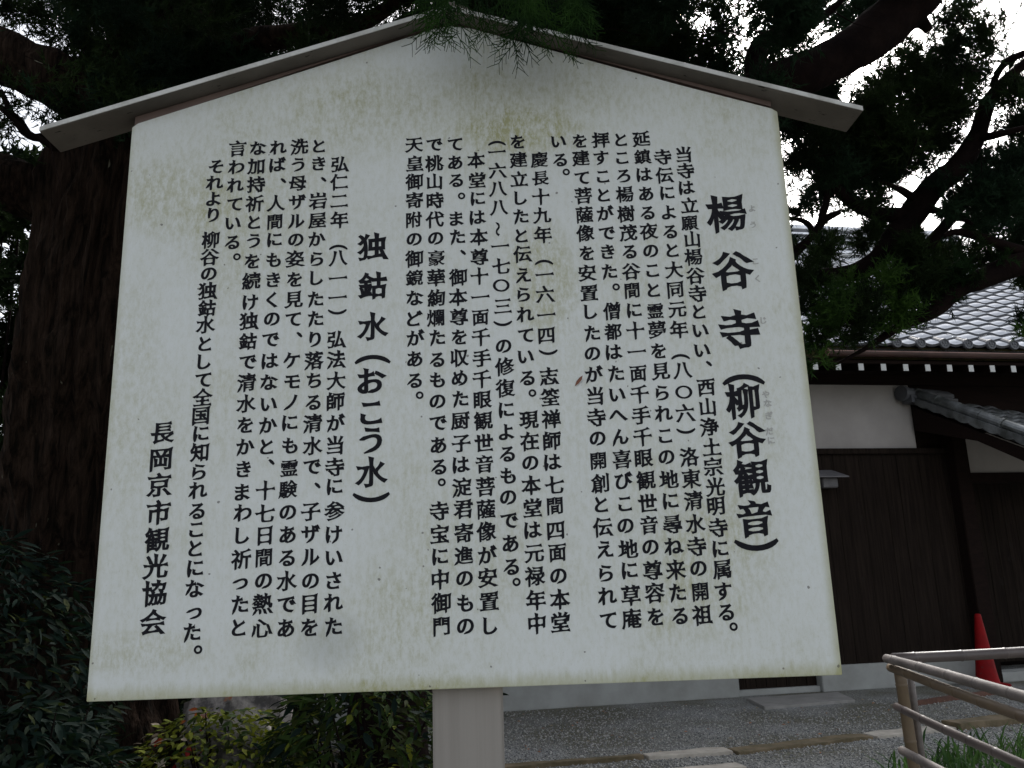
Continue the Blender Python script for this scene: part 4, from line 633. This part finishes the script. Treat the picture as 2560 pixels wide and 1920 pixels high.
kerb((.60, 5.52), (2.02, 5.80), .10, .035, STONE_M, 'thin dull edging stone just right of the sign post', 1)
kerb((2.05, 5.74), (2.80, 5.86), .20, .028, STONE, 'pale cream edging stone left of the mossy one', 2)
kerb((2.83, 5.82), (4.20, 6.27), .18, .028, STONE_M, 'long brown mossy edging stone between two pale ones', 3)
kerb((4.23, 6.26), (5.10, 6.52), .20, .028, STONE, 'pale cream edging stone behind the bamboo fence post', 4)
kerb((5.13, 6.50), (7.6, 7.30), .22, .06, STONE_M, 'dark mossy edging stone behind the fence rails at right', 5)
kerb((1.90, 5.06), (2.74, 5.26), .18, .03, STONE, 'pale stone at the very bottom, nearest of the edging', 6)
kerb((5.2, 7.86), (6.9, 8.66), .07, .05, mat('rusty edging', (.13, .06, .04), .9, scale=9), 'reddish brown edging strip beyond the bamboo fence', 7)

# ------------------------------------------------------------------ red cone
RED = mat('red cone plastic', (.25, .005, .007), .65, spec=.12, dark=(.15, .006, .007), scale=5, contrast=(.3, .6), speck=((.10, .03, .03), 16, .66, (1, 1, 1)))
C_ = empty('traffic_cone', (7.02, 9.28, 0), TH, 'red traffic cone standing before the dark gateway', 'traffic cone')
mb = MB(); V = []; prof = [(.145, .035), (.130, .10), (.042, .84), (.036, .875), (.022, .885)]; n = 20
V = [(r_*math.cos(2*math.pi*i/n), r_*math.sin(2*math.pi*i/n), z) for r_, z in prof for i in range(n)]
mb.add(V, [(j*n+i, j*n+(i+1) % n, (j+1)*n+(i+1) % n, (j+1)*n+i) for j in range(4) for i in range(n)]+[tuple(range(4*n, 5*n))]); mb.build('cone_body', RED, C_, smooth=True)
mb = MB(); mb.box(-.19, .19, -.19, .19, 0, .035); mb.build('cone_base', RED, C_, .012)

# ------------------------------------------------------------------ bamboo fence
BAM = mat('weathered bamboo', (.205, .18, .168), .6, dark=(.085, .072, .066), scale=7, stretch=(1, 1, 1), contrast=(.3, .7), bump=.1)
BAM2 = mat('brown bamboo', (.15, .108, .062), .6, dark=(.10, .07, .045), scale=6, contrast=(.3, .7))
BAM3 = mat('dark bamboo', (.11, .088, .082), .4, dark=(.07, .055, .052), scale=5, contrast=(.3, .7))
FZ = empty('bamboo_fence', (3.2, 3.5, 0), 0, 'low bamboo rail fence with its corner post at lower right', 'fence')
def bamboo(a, b, r, m, seed, name='rail'):
    a, b = Vector(a), Vector(b); L = (b-a).length; d = (b-a)/L; rr = random.Random(seed); P = []; t = 0; nxt = rr.uniform(.1, .3)
    while t < L:
        P.append((t, r)); t2 = min(nxt, L)
        P += [(t2-.012, r*.99), (t2-.005, r*1.10), (t2+.002, r*.96), (t2+.010, r)]; t = t2+.011; nxt += rr.uniform(.26, .38)
        if nxt > L: break
    P = [p for p in P if p[0] < L-.003]+[(L, r)]
    x = d.orthogonal().normalized(); y = d.cross(x); n = 14; V = []
    for s, q in P:
        w = Vector((0, 0, .006*math.sin(s*2.1+seed)))
        V += [a+d*s+w+(x*math.cos(2*math.pi*i/n)+y*math.sin(2*math.pi*i/n))*q-Vector((3.2, 3.5, 0)) for i in range(n)]
    m_ = len(P); F = [(j*n+i, j*n+(i+1) % n, (j+1)*n+(i+1) % n, (j+1)*n+i) for j in range(m_-1) for i in range(n)]+[tuple(range(n-1, -1, -1)), tuple(range((m_-1)*n, m_*n))]
    mb = MB(); mb.add(V, F); return mb.build(name, m, FZ, smooth=True)
bamboo((3.165, 3.50, .985), (2.99, 1.30, .985), .026, BAM, 1)
bamboo((3.19, 3.52, .930), (2.93, 1.10, .895), .025, BAM2, 2)
bamboo((3.30, 3.71, .965), (5.6, 3.96, .985), .034, BAM3, 3)
bamboo((3.17, 3.46, .725), (2.90, 1.2, .70), .022, BAM3, 4)
bamboo((3.165, 3.45, .485), (3.02, 1.4, .45), .025, BAM, 5)
bamboo((3.27, 3.53, -.1), (3.235, 3.50, .90), .034, BAM2, 6, 'post')
bamboo((3.335, 3.56, -.1), (3.31, 3.53, .90), .020, BAM, 7, 'post')
bamboo((5.45, 3.99, -.1), (5.45, 3.99, 1.0), .034, BAM2, 8, 'post')

# ------------------------------------------------------------------ the notice board
Z0 = 1.3358681
S = empty('notice_board', (0, 0, Z0), 0, 'large white roofed notice board with columns of black Japanese lettering on one post', 'sign board')
poly = [(0, 0), (1.5, 0), (1.5, 1.257), (1.487, 1.266), (1.285, 1.329), (.785, 1.494), (.735, 1.502), (.69, 1.492), (.474, 1.416), (.012, 1.258), (0, 1.248)]
mb = MB(); mb.prism(poly, 0, .012); pn = mb.build('panel', PANEL, S, .0012)
mb = MB(); mb.prism([(x*.9992+.0006, z*.9992+.0004) for x, z in poly], .0125, .020); mb.build('panel_edge', CREAM, S)
und = lambda x: 1.513-(.322*(.735-x) if x < .735 else .300*(x-.735))
mb = MB(); mb.prism([(.0, 1.18), (1.495, 1.18), (1.495, und(1.495)-.001), (.735, und(.735)-.001), (.0, und(0)-.001)], .0205, .040); mb.build('backing_frame', TRIM, S)
mb = MB(); mb.prism([(.004, 1.255), (.474, 1.424), (.69, 1.499), (.735, 1.508), (.785, 1.500), (1.285, 1.337), (1.488, 1.272), (1.488, und(1.488)-.0015), (.735, und(.735)-.0015), (.004, und(.004)-.0015)], .003, .0124); mb.build('top_trim', TRIM, S)
for x0, x1, nm in ((-.186, .735, 1), (.735, 1.682, 2)):
    mb = MB(); mb.prism([(x0, und(x0)), (x1, und(x1)), (x1, und(x1)+.0115), (x0, und(x0)+.0115)], -.040, .052)
    mb.build('roof_plate', TAUPE_ROOF, S, .0012)
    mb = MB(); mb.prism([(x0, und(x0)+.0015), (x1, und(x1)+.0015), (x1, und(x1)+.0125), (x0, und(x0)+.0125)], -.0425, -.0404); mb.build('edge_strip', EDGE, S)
    mb = MB(); a, b__ = (x0+.002, .725) if nm == 1 else (.745, x1-.002)
    mb.prism([(a, und(a)+.0120), (b__, und(b__)+.0120), (b__, und(b__)+.0165), (a, und(a)+.0165)], -.034, .046); mb.build('roof_sheet', TAUPE_ROOF, S)
mb = MB(); mb.prism([(.69, und(.69)+.012), (.735, und(.735)+.011), (.78, und(.78)+.012), (.78, und(.78)+.020), (.735, und(.735)+.022), (.69, und(.69)+.020)], -.042, .054); mb.build('ridge_cap', TAUPE_ROOF, S)
# post with fine corner lines
mb = MB(); mb.box(.675, .818, .0415, .135, -Z0-.2, 1.40); mb.build('post', TAUPE, S, .004)
# lettering: one mesh per column of text, a hair proud of the panel
SIZE = dict(T=.094, t=.080, b=.0435, h=.067, s=.052, f=.020)
allch = sorted(set(''.join(t[0] for t in TEXT)))
GL = glyph_splines(allch)
for s, kind, pos in TEXT:
    VV, FF, k = [], [], 0
    for ch, (mx, mz) in zip(s, pos):
        v, f_ = GL[ch]; v = v.copy(); e = SIZE[kind]
        if ch in '（）〜': v = np.stack([v[:, 1], -v[:, 0]], 1)*np.array([1, 1] if ch != '〜' else [.8, .9])
        if ch in '（）': v = v*np.array([1.14 if kind == 'b' else 1.3, 1.1])
        if ch in '、。': v = v*1.2
        if ch == '〇': v = v*np.array([1, .82])
        cen = (v.max(0)+v.min(0))/2; v = (v-cen)*e*((.93 if kind == 'b' else .97) if ord(ch) > 0x3400 and ch < '豈' else (.87 if kind in 'bf' else .93))
        y = -.0007
        VV.append(np.stack([v[:, 0]+mx/1000, np.full(len(v), y), v[:, 1]+mz/1000], 1)); FF.append(f_+k); k += len(v)
    me = mesh_np('lettering', np.vstack(VV), np.vstack(FF))
    link('lettering', me, PENCIL if kind == 'f' else INK, S)
# a dead leaf stuck to the panel
LEAF_BR = mat('dead brown leaf', (.20, .075, .04), .7, dark=(.12, .04, .025), scale=40)
mb = MB(); mb.add([(-.010, 0, -.011), (-.002, -.003, -.006), (.005, -.005, .002), (.008, -.003, .012), (.001, -.002, .008), (-.006, -.001, .0)], [(0, 1, 5), (1, 2, 4, 5), (2, 3, 4)])
o = mb.build('fallen_leaf', LEAF_BR); o.location = (1.001, -.002, 1.955); tag(o, 'tiny brown dead leaf stuck to the white panel', 'leaf')

# ------------------------------------------------------------------ trees
def crown(cl, per, seed, blade=(.028, .062), wid=.0034, nb=20, spread=.62, up=.35, core=.35):
    """many fine scale-leaf blades in sprays through the clumps"""
    g = np.random.default_rng(seed); Vs = []
    for cx_, cy_, cz_, rx, rz_, den in cl:
        n = max(6, int(per*den*(rx/.25)**2.1*1.35))
        d = g.normal(size=(n, 3)); d /= np.linalg.norm(d, axis=1)[:, None]
        rr = g.random(n)**.42*(1+.22*g.normal(size=n)*.7)
        # sub-clumping: pull towards a few branchlet centres
        m = max(3, int(7*den)); sub = g.normal(size=(m, 3)); sub /= np.linalg.norm(sub, axis=1)[:, None]; sub *= g.uniform(.3, .95, (m, 1))
        p = d*rr[:, None]; s_ = sub[g.integers(0, m, n)]; w = g.uniform(.05, .6, (n, 1)); p = p*(1-w)+s_*w+g.normal(size=(n, 3))*.06
        R = np.array([rx, rx, rz_]); c0 = np.array([cx_, cy_, cz_])+p*R
        ax = p/np.maximum(np.linalg.norm(p, axis=1)[:, None], .05)*.7+g.normal(size=(n, 3))*.45+np.array([0, 0, up]); ax /= np.linalg.norm(ax, axis=1)[:, None]
        k = nb; bd = ax[:, None]+g.normal(size=(n, k, 3))*spread; bd /= np.linalg.norm(bd, axis=2)[..., None]
        ln = g.uniform(*blade, (n, k, 1)); st = c0[:, None]+ax[:, None]*g.uniform(-.05, .05, (n, k, 1))
        sd = np.cross(bd, g.normal(size=(n, k, 3))); sd /= np.maximum(np.linalg.norm(sd, axis=2)[..., None], 1e-3)
        wd = wid*g.uniform(.7, 1.4, (n, k, 1))
        tri = np.stack([st-sd*wd, st+sd*wd, st+bd*ln], 2)
        Vs.append(tri.reshape(-1, 3))
    V = np.vstack(Vs); F = np.arange(len(V)).reshape(-1, 3); return V, F

def tree(name, label, trunk, limbs, crowns, seed, tr_seg=14, ridges=0, bark=BARK2, barkl=BARK2):
    t = empty(name, tuple(trunk[0][:2])+(0,), 0, label, 'tree'); off = Vector(t.location)
    V, F = tube([(p[0]-off.x, p[1]-off.y, p[2], p[3]) for p in trunk], tr_seg, 9, .15, ridges, seed, 3.6)
    mb = MB(); mb.add(V, F); mb.build('trunk', bark, t, smooth=True)
    for i, l_ in enumerate(limbs):
        thick = max(p[3] for p in l_)
        V, F = tube([(p[0]-off.x, p[1]-off.y, p[2], p[3]) for p in l_], 16 if thick > .08 else 8, 5, .22, ridges*.6 if thick > .1 else 0, seed+i+1, 6.)
        mb = MB(); mb.add(V, F); mb.build('limb', barkl if thick <= .1 else bark, t, smooth=True)
    for cl, m, per, kw in crowns:
        V, F = crown(cl, per, seed+50, **kw); V[:, 0] -= off.x; V[:, 1] -= off.y
        tag(link('crown', mesh_np('crown', V, F), m, t), kind='stuff')
    return t
A1 = [c for i, c in enumerate(CROWN_A) if i % 3]; A2 = [c for i, c in enumerate(CROWN_A) if i % 3 == 0]  # holds unseen overhead clumps too, added to shade the board's top
B1 = [c for i, c in enumerate(CROWN_B) if i % 2]; B2 = [c for i, c in enumerate(CROWN_B) if i % 2 == 0]  # likewise, with out-of-view clumps added above and before the board for shade
tree('old_juniper', 'massive old juniper with shaggy brown trunk left of the sign', TREE_A_TRUNK, TREE_A_LIMBS,
     [(A1, JUN, 150, {}), (A2, JUN2, 150, {})], 3, 110, .17, BARK, BARK2)
tb = tree('leaning_juniper', 'dark leaning juniper whose thick limbs cross the sky right of the sign', TREE_B_TRUNK, TREE_B_LIMBS,
     [(B1, JUN2, 215, {}), (B2, JUN, 215, {})], 21, 28, .05)
# dead twigs: bare fine sticks inside the crowns, read as hairlines against the dark
mb = MB(); rr = random.Random(4)
for c in CROWN_B[::3]+CROWN_A[::4]:
    if c[3] < .1: continue
    for _ in range(3):
        p = Vector(c[:3])+Vector((rr.uniform(-1, 1), rr.uniform(-1, 1), rr.uniform(-1, 1)))*c[3]*.8; d = Vector((rr.uniform(-1, 1), rr.uniform(-.6, .6), rr.uniform(-.4, 1))).normalized()
        L = rr.uniform(.15, .4); q = p+d*L*.5+Vector((0, 0, rr.uniform(-.04, .04)))
        mb.cyl(p, q, .0035, .0025, n=4, caps=False); mb.cyl(q, q+d*L*.5+Vector((rr.uniform(-.06, .06), 0, rr.uniform(-.05, .05))), .0025, .001, n=4, caps=False)
o = mb.build('twigs', BARK2, tb); o.location = (-tb.location.x, -tb.location.y, 0); tag(o, kind='stuff')
tree('spreading_juniper', 'juniper reaching in from the right with fresh green low boughs', TREE_C_TRUNK, TREE_C_LIMBS,
     [([c for i, c in enumerate(CROWN_C) if i % 2], PINE, 170, {}), ([c for i, c in enumerate(CROWN_C) if i % 2 == 0], JUN, 170, {})], 33, 16, .03)

# green sprays of the leaning juniper hanging in front of the sign's ridge
def sprig(mb, p, d, L, r, depth, rr, side):
    n = 4 if depth else 3; q = p.copy(); dd = d.copy()
    for i in range(n):
        nd = (dd+Vector((rr.uniform(-.12, .12), rr.uniform(-.10, .10), -.05))).normalized(); q2 = q+nd*L/n
        mb.cyl(q, q2, r, r*.86, n=4, caps=(i == n-1))
        if depth:
            for sgn in (-1, 1):
                if rr.random() < .95:
                    b = (nd+side*sgn*rr.uniform(.45, .85)+Vector((0, rr.uniform(-.35, .35), rr.uniform(-.1, .1)))).normalized()
                    s2 = nd.cross(b).cross(b); s2 = s2.normalized() if s2.length > .1 else side
                    sprig(mb, q2, b, L*rr.uniform(.34, .52), r*.84, depth-1, rr, (side*.8-nd*sgn*.5).normalized())
        q, dd, r = q2, nd, r*.92
rr = random.Random(9)
for i, (x, y, z, fx) in enumerate(SPRAYS):
    mb = MB(); d = Vector((fx*.9+rr.uniform(-.15, .15), rr.uniform(-.25, .15), -1)).normalized(); sd = Vector((1, rr.uniform(-.5, .5), .0)).normalized()
    top = Vector((x-d.x*.06, y, z+.05)); sprig(mb, top, d, rr.uniform(.10, .145), .0019, 2, rr, sd)
    mb.cyl(top+Vector((rr.uniform(-.02, .02), .02, .22)), top, .0022, .0015, n=5, caps=False)
    o = mb.build('hanging_spray', SPRIG, tb); o.location = (-tb.location.x, -tb.location.y, 0)
bough = [Vector((.60, -.15, 3.12, .008)), Vector((.85, -.12, 3.13, .007)), Vector((1.08, -.13, 3.10, .006)), Vector((1.22, -.16, 3.05, .003))]
V, F = tube([(.1, 1.2, 4.6, .03), (.3, .5, 4.1, .02), (.48, .02, 3.5, .012)]+[tuple(b) for b in bough], 6, 4, .05)
mb = MB(); mb.add(V, F); o = mb.build('bough', BARK2, tb); o.location = (-tb.location.x, -tb.location.y, 0)

# ------------------------------------------------------------------ shrubs
def leaf_mesh(name, L, W, m, curl=.12):
    P = [(0, 0), (.18, .32), (.42, .5), (.7, .36), (1, 0)]
    V = [(0, 0, 0)]
    for s, w in P[1:-1]: V += [(s*L, -w*W, curl*L*s*(1-s)), (s*L, 0, curl*L*s*(1-s)-.08*W), (s*L, w*W, curl*L*s*(1-s))]
    V.append((L, 0, -curl*L*.5))
    F = [(0, 1, 2), (0, 2, 3), (1, 4, 5, 2), (2, 5, 6, 3), (4, 7, 8, 5), (5, 8, 9, 6), (7, 10, 8), (8, 10, 9)]
    me = bpy.data.meshes.new(name); me.from_pydata(V, [], F); me.materials.append(m); me.update(); return me
LF = {k: leafmat(k, a, b, 3, .25, .8) for k, a, b in [
    ('dark bluish leaf', (.011, .024, .018), (.005, .011, .009)), ('deep green leaf', (.009, .020, .008), (.004, .009, .005)),
    ('olive leaf', (.030, .040, .008), (.012, .018, .005)), ('yellow green leaf', (.17, .19, .018), (.07, .09, .014)),
    ('mid green leaf', (.036, .064, .012), (.012, .026, .007)), ('orange leaf', (.42, .15, .03), (.24, .06, .02)), ('crimson leaf', (.34, .03, .03), (.18, .02, .02)), ('withered leaf', (.45, .40, .34), (.24, .20, .16))]}
def shrub(name, label, base, stems, height, radius, leaves, nparts, nstuff, seed, zmin=.1, bias=None, droop=.3, shape=None):
    """stems from the ground, leaves as single parts where they show, the rest joined"""
    rr = random.Random(seed); t = empty(name, base, 0, label, 'shrub'); bx, by = base[:2]
    for i in range(stems):
        a = rr.uniform(0, 6.28); r1 = rr.uniform(.3, .95); tip = Vector((math.cos(a)*radius[0]*r1, math.sin(a)*radius[1]*r1, height*rr.uniform(.7, .98)))
        V, F = tube([(rr.uniform(-.1, .1), rr.uniform(-.1, .1), -.03, .011), (tip.x*.35, tip.y*.35, tip.z*.5, .008), (tip.x*.8, tip.y*.8, tip.z*.85, .005), (*tip, .002)], 5, 3, .0)
        mb = MB(); mb.add(V, F); mb.build('stem', BARK2, t)
    names = list(leaves); wts = [leaves[k][2] for k in names]; ms = {k: leaf_mesh('leaf', leaves[k][0], leaves[k][1], LF[k]) for k in names}
    def place():
        while True:
            p = Vector((rr.uniform(-1, 1), rr.uniform(-1, 1), rr.uniform(-1, 1)))
            if p.length < 1: break
        p = p.normalized()*(p.length**.45); z = zmin+(height-zmin)*(.5+.5*p.z)
        if shape: z = min(z, shape(p.x*radius[0]))
        P = Vector((p.x*radius[0], p.y*radius[1], z)); a = math.atan2(p.y, p.x)+rr.gauss(0, .9)
        return P, (rr.gauss(0, .5), rr.gauss(droop, .35), a), rr.uniform(.7, 1.3)
    cand = [(place(), rr.choices(names, wts)[0]) for _ in range(nparts+nstuff)]
    viewer = Vector((.81-bx, -1.74-by, 1.55))
    cand.sort(key=lambda c: (c[0][0]-viewer).length+abs(c[0][0].z-height*.6)*.15)
    rest = {}
    for i, ((P, e, s), k) in enumerate(cand):
        if bias: k = bias(P, k, rr)
        if k not in ms: ms[k] = leaf_mesh('leaf', .06, .028, LF[k])
        if i < nparts:
            o = bpy.data.objects.new('leaf', ms[k]); col.objects.link(o); o.parent = t; o.location = P; o.rotation_euler = e; o.scale = (s, s, s)
        else: rest.setdefault(k, []).append(Matrix.LocRotScale(P, __import__('mathutils').Euler(e), Vector((s, s, s))))
    for k, L in rest.items():
        v = np.array([tuple(q.co)+(1,) for q in ms[k].vertices]); ml = np.array([[list(r) for r in m_] for m_ in L])
        W = np.einsum('nij,vj->nvi', ml, v)[..., :3]; tri = []
        for p in ms[k].polygons:
            q = list(p.vertices); tri.append(q[:3]);
            if len(q) == 4: tri.append([q[0], q[2], q[3]])
        F = np.array(tri)[None]+(np.arange(len(L))*len(v))[:, None, None]
        tag(link('foliage', mesh_np('foliage', W.reshape(-1, 3), F.reshape(-1, 3)), LF[k], t), kind='stuff')
    return t
shrub('dark_shrub', 'tall dark leafy shrub at lower left before the juniper trunk', (-1.95, 2.35, 0), 14, 1.92, (.95, .75), {'dark bluish leaf': (.090, .022, 5), 'deep green leaf': (.08, .022, 4), 'olive leaf': (.07, .024, .5)}, 300, 6500, 61)
shrub('low_dark_shrub', 'low dark shrub under the left corner of the sign', (-1.12, 1.9, 0), 9, 1.12, (.42, .45), {'dark bluish leaf': (.090, .024, 5), 'deep green leaf': (.085, .023, 3), 'olive leaf': (.07, .024, .4)}, 220, 3200, 62)
def autumn(P, k, rr):
    if P.x < -.05 and P.z > .50 and rr.random() < .16: return rr.choice(['orange leaf', 'crimson leaf', 'withered leaf', 'withered leaf', 'yellow green leaf'])
    if P.x < .3 and rr.random() < .40: return 'yellow green leaf'
    return k
shrub('autumn_shrub', 'yellow green shrub with a few orange and red leaves under the sign', (-.62, 2.80, 0), 10, .95, (.50, .40), {'yellow green leaf': (.050, .022, 5), 'mid green leaf': (.055, .022, 3), 'olive leaf': (.06, .026, 3)}, 300, 2300, 63, bias=autumn)
shrub('green_shrub', 'mid green shrub with long leaves against the sign post', (.16, 2.6, 0), 11, 1.18, (.52, .42), {'mid green leaf': (.085, .022, 4), 'olive leaf': (.075, .022, 3), 'yellow green leaf': (.08, .026, .6), 'dark bluish leaf': (.10, .03, 1.2)}, 300, 2600, 64)
shrub('back_shrub', 'dark green shrub behind the others between sign post and trunk', (-.35, 4.3, 0), 10, 1.5, (1.15, .6), {'deep green leaf': (.10, .032, 4), 'olive leaf': (.09, .03, 2), 'mid green leaf': (.09, .03, 1.5)}, 60, 3600, 65)
# pale weathered rock showing among the leaves
me = bpy.data.meshes.new('garden_rock'); bm = bmesh.new(); bmesh.ops.create_icosphere(bm, subdivisions=4, radius=1)
for v in bm.verts:
    n3 = v.co.normalized(); v.co = Vector((n3.x*.30, n3.y*.2, n3.z*.36))*(1+.35*noise.noise(n3*1.7)+.16*noise.noise(n3*4.5)+.06*noise.noise(n3*11))
bm.to_mesh(me); bm.free()
ROCK = mat('pale lichened rock', (.36, .33, .31), .9, dark=(.07, .065, .065), scale=7, contrast=(.4, .58), bump=.8, bscale=20, dist=.02, speck=((.30, .13, .07), 9, .66, (1, 1, 1)))
o = link('garden_rock', me, ROCK, None, True); o.location = (-.66, 3.30, .72); tag(o, 'pale weathered standing rock half hidden among the autumn leaves', 'rock')
# hedge closing the view behind the old juniper
def hedge(name, label, x0, x1, y0, y1, h, n, seed, m):
    g = np.random.default_rng(seed); cl = [(g.uniform(x0, x1), g.uniform(y0, y1), g.uniform(.2, h), .38, .34, 1.) for _ in range(n)]
    t = empty(name, ((x0+x1)/2, (y0+y1)/2, 0), 0, label, 'hedge'); V, F = crown(cl, 70, seed, (.07, .12), .014, 9)
    V[:, 0] -= (x0+x1)/2; V[:, 1] -= (y0+y1)/2; tag(link('foliage', mesh_np('foliage', V, F), m, t), kind='stuff')
    mb = MB()
    for _ in range(10):
        xx = g.uniform(x0, x1)-(x0+x1)/2; mb.cyl((xx, g.uniform(-.3, .3), 0), (xx+g.uniform(-.3, .3), 0, h*.9), .03, .01, n=6)
    mb.build('stems', BARK2, t)
hedge('tall_hedge', 'dark hedge behind the juniper trunk at far left', -11, -1.4, 6.4, 8.2, 6.4, 420, 8, JUN)
# strappy green plants at the foot of the bamboo fence
g = np.random.default_rng(3); VV, FF = [], []
for _ in range(700):
    cx_, cy_ = g.uniform(3.62, 6.2), g.uniform(4.3, 5.55)
    if cy_ > 5.30+.3*(cx_-4): continue
    if math.sin(cx_*3.1)+math.sin(cy_*5+cx_) < -.75: continue
    a = g.uniform(0, 6.28); h = g.uniform(.10, .28); w = g.uniform(.006, .012); ln = g.uniform(.05, .25); k = len(VV)*7
    dx, dy = math.cos(a), math.sin(a); P = []
    for s in (0, .4, .75):
        c = np.array([cx_+dx*ln*s*s, cy_+dy*ln*s*s, h*s*(1.25-.25*s)]); ww = w*(1-.35*s); P += [c+np.array([-dy, dx, 0])*ww, c-np.array([-dy, dx, 0])*ww]
    P.append(np.array([cx_+dx*ln, cy_+dy*ln, h*(.95)])); VV.append(P); FF += [(k, k+1, k+3), (k, k+3, k+2), (k+2, k+3, k+5), (k+2, k+5, k+4), (k+4, k+5, k+6)]
GRASS = leafmat('strappy green blades', (.075, .15, .035), (.030, .07, .022), 3, .3)
tag(link('grass', mesh_np('grass', np.array(VV).reshape(-1, 3), FF), GRASS), 'strappy green blades growing at the foot of the bamboo fence', 'grass', kind='stuff')
# scattered dry leaves on the gravel
mb = MB(); rr = random.Random(12)
for _ in range(150):
    x, y = rr.uniform(.9, 7), rr.uniform(5, 9); a = rr.uniform(0, 6.28); s = rr.uniform(.012, .028); c, d = math.cos(a)*s, math.sin(a)*s
    mb.add([(x+c, y+d, .012), (x-d*.5, y+c*.5, .02), (x-c, y-d, .011), (x+d*.5, y-c*.5, .014)], [(0, 1, 2, 3)], rr.randint(0, 1))
tag(mb.build('leaf_litter', [mat('orange litter', (.40, .17, .07), .8), mat('tan litter', (.36, .29, .19), .8)]), 'small dry leaves scattered over the gravel', 'leaf litter', kind='stuff')
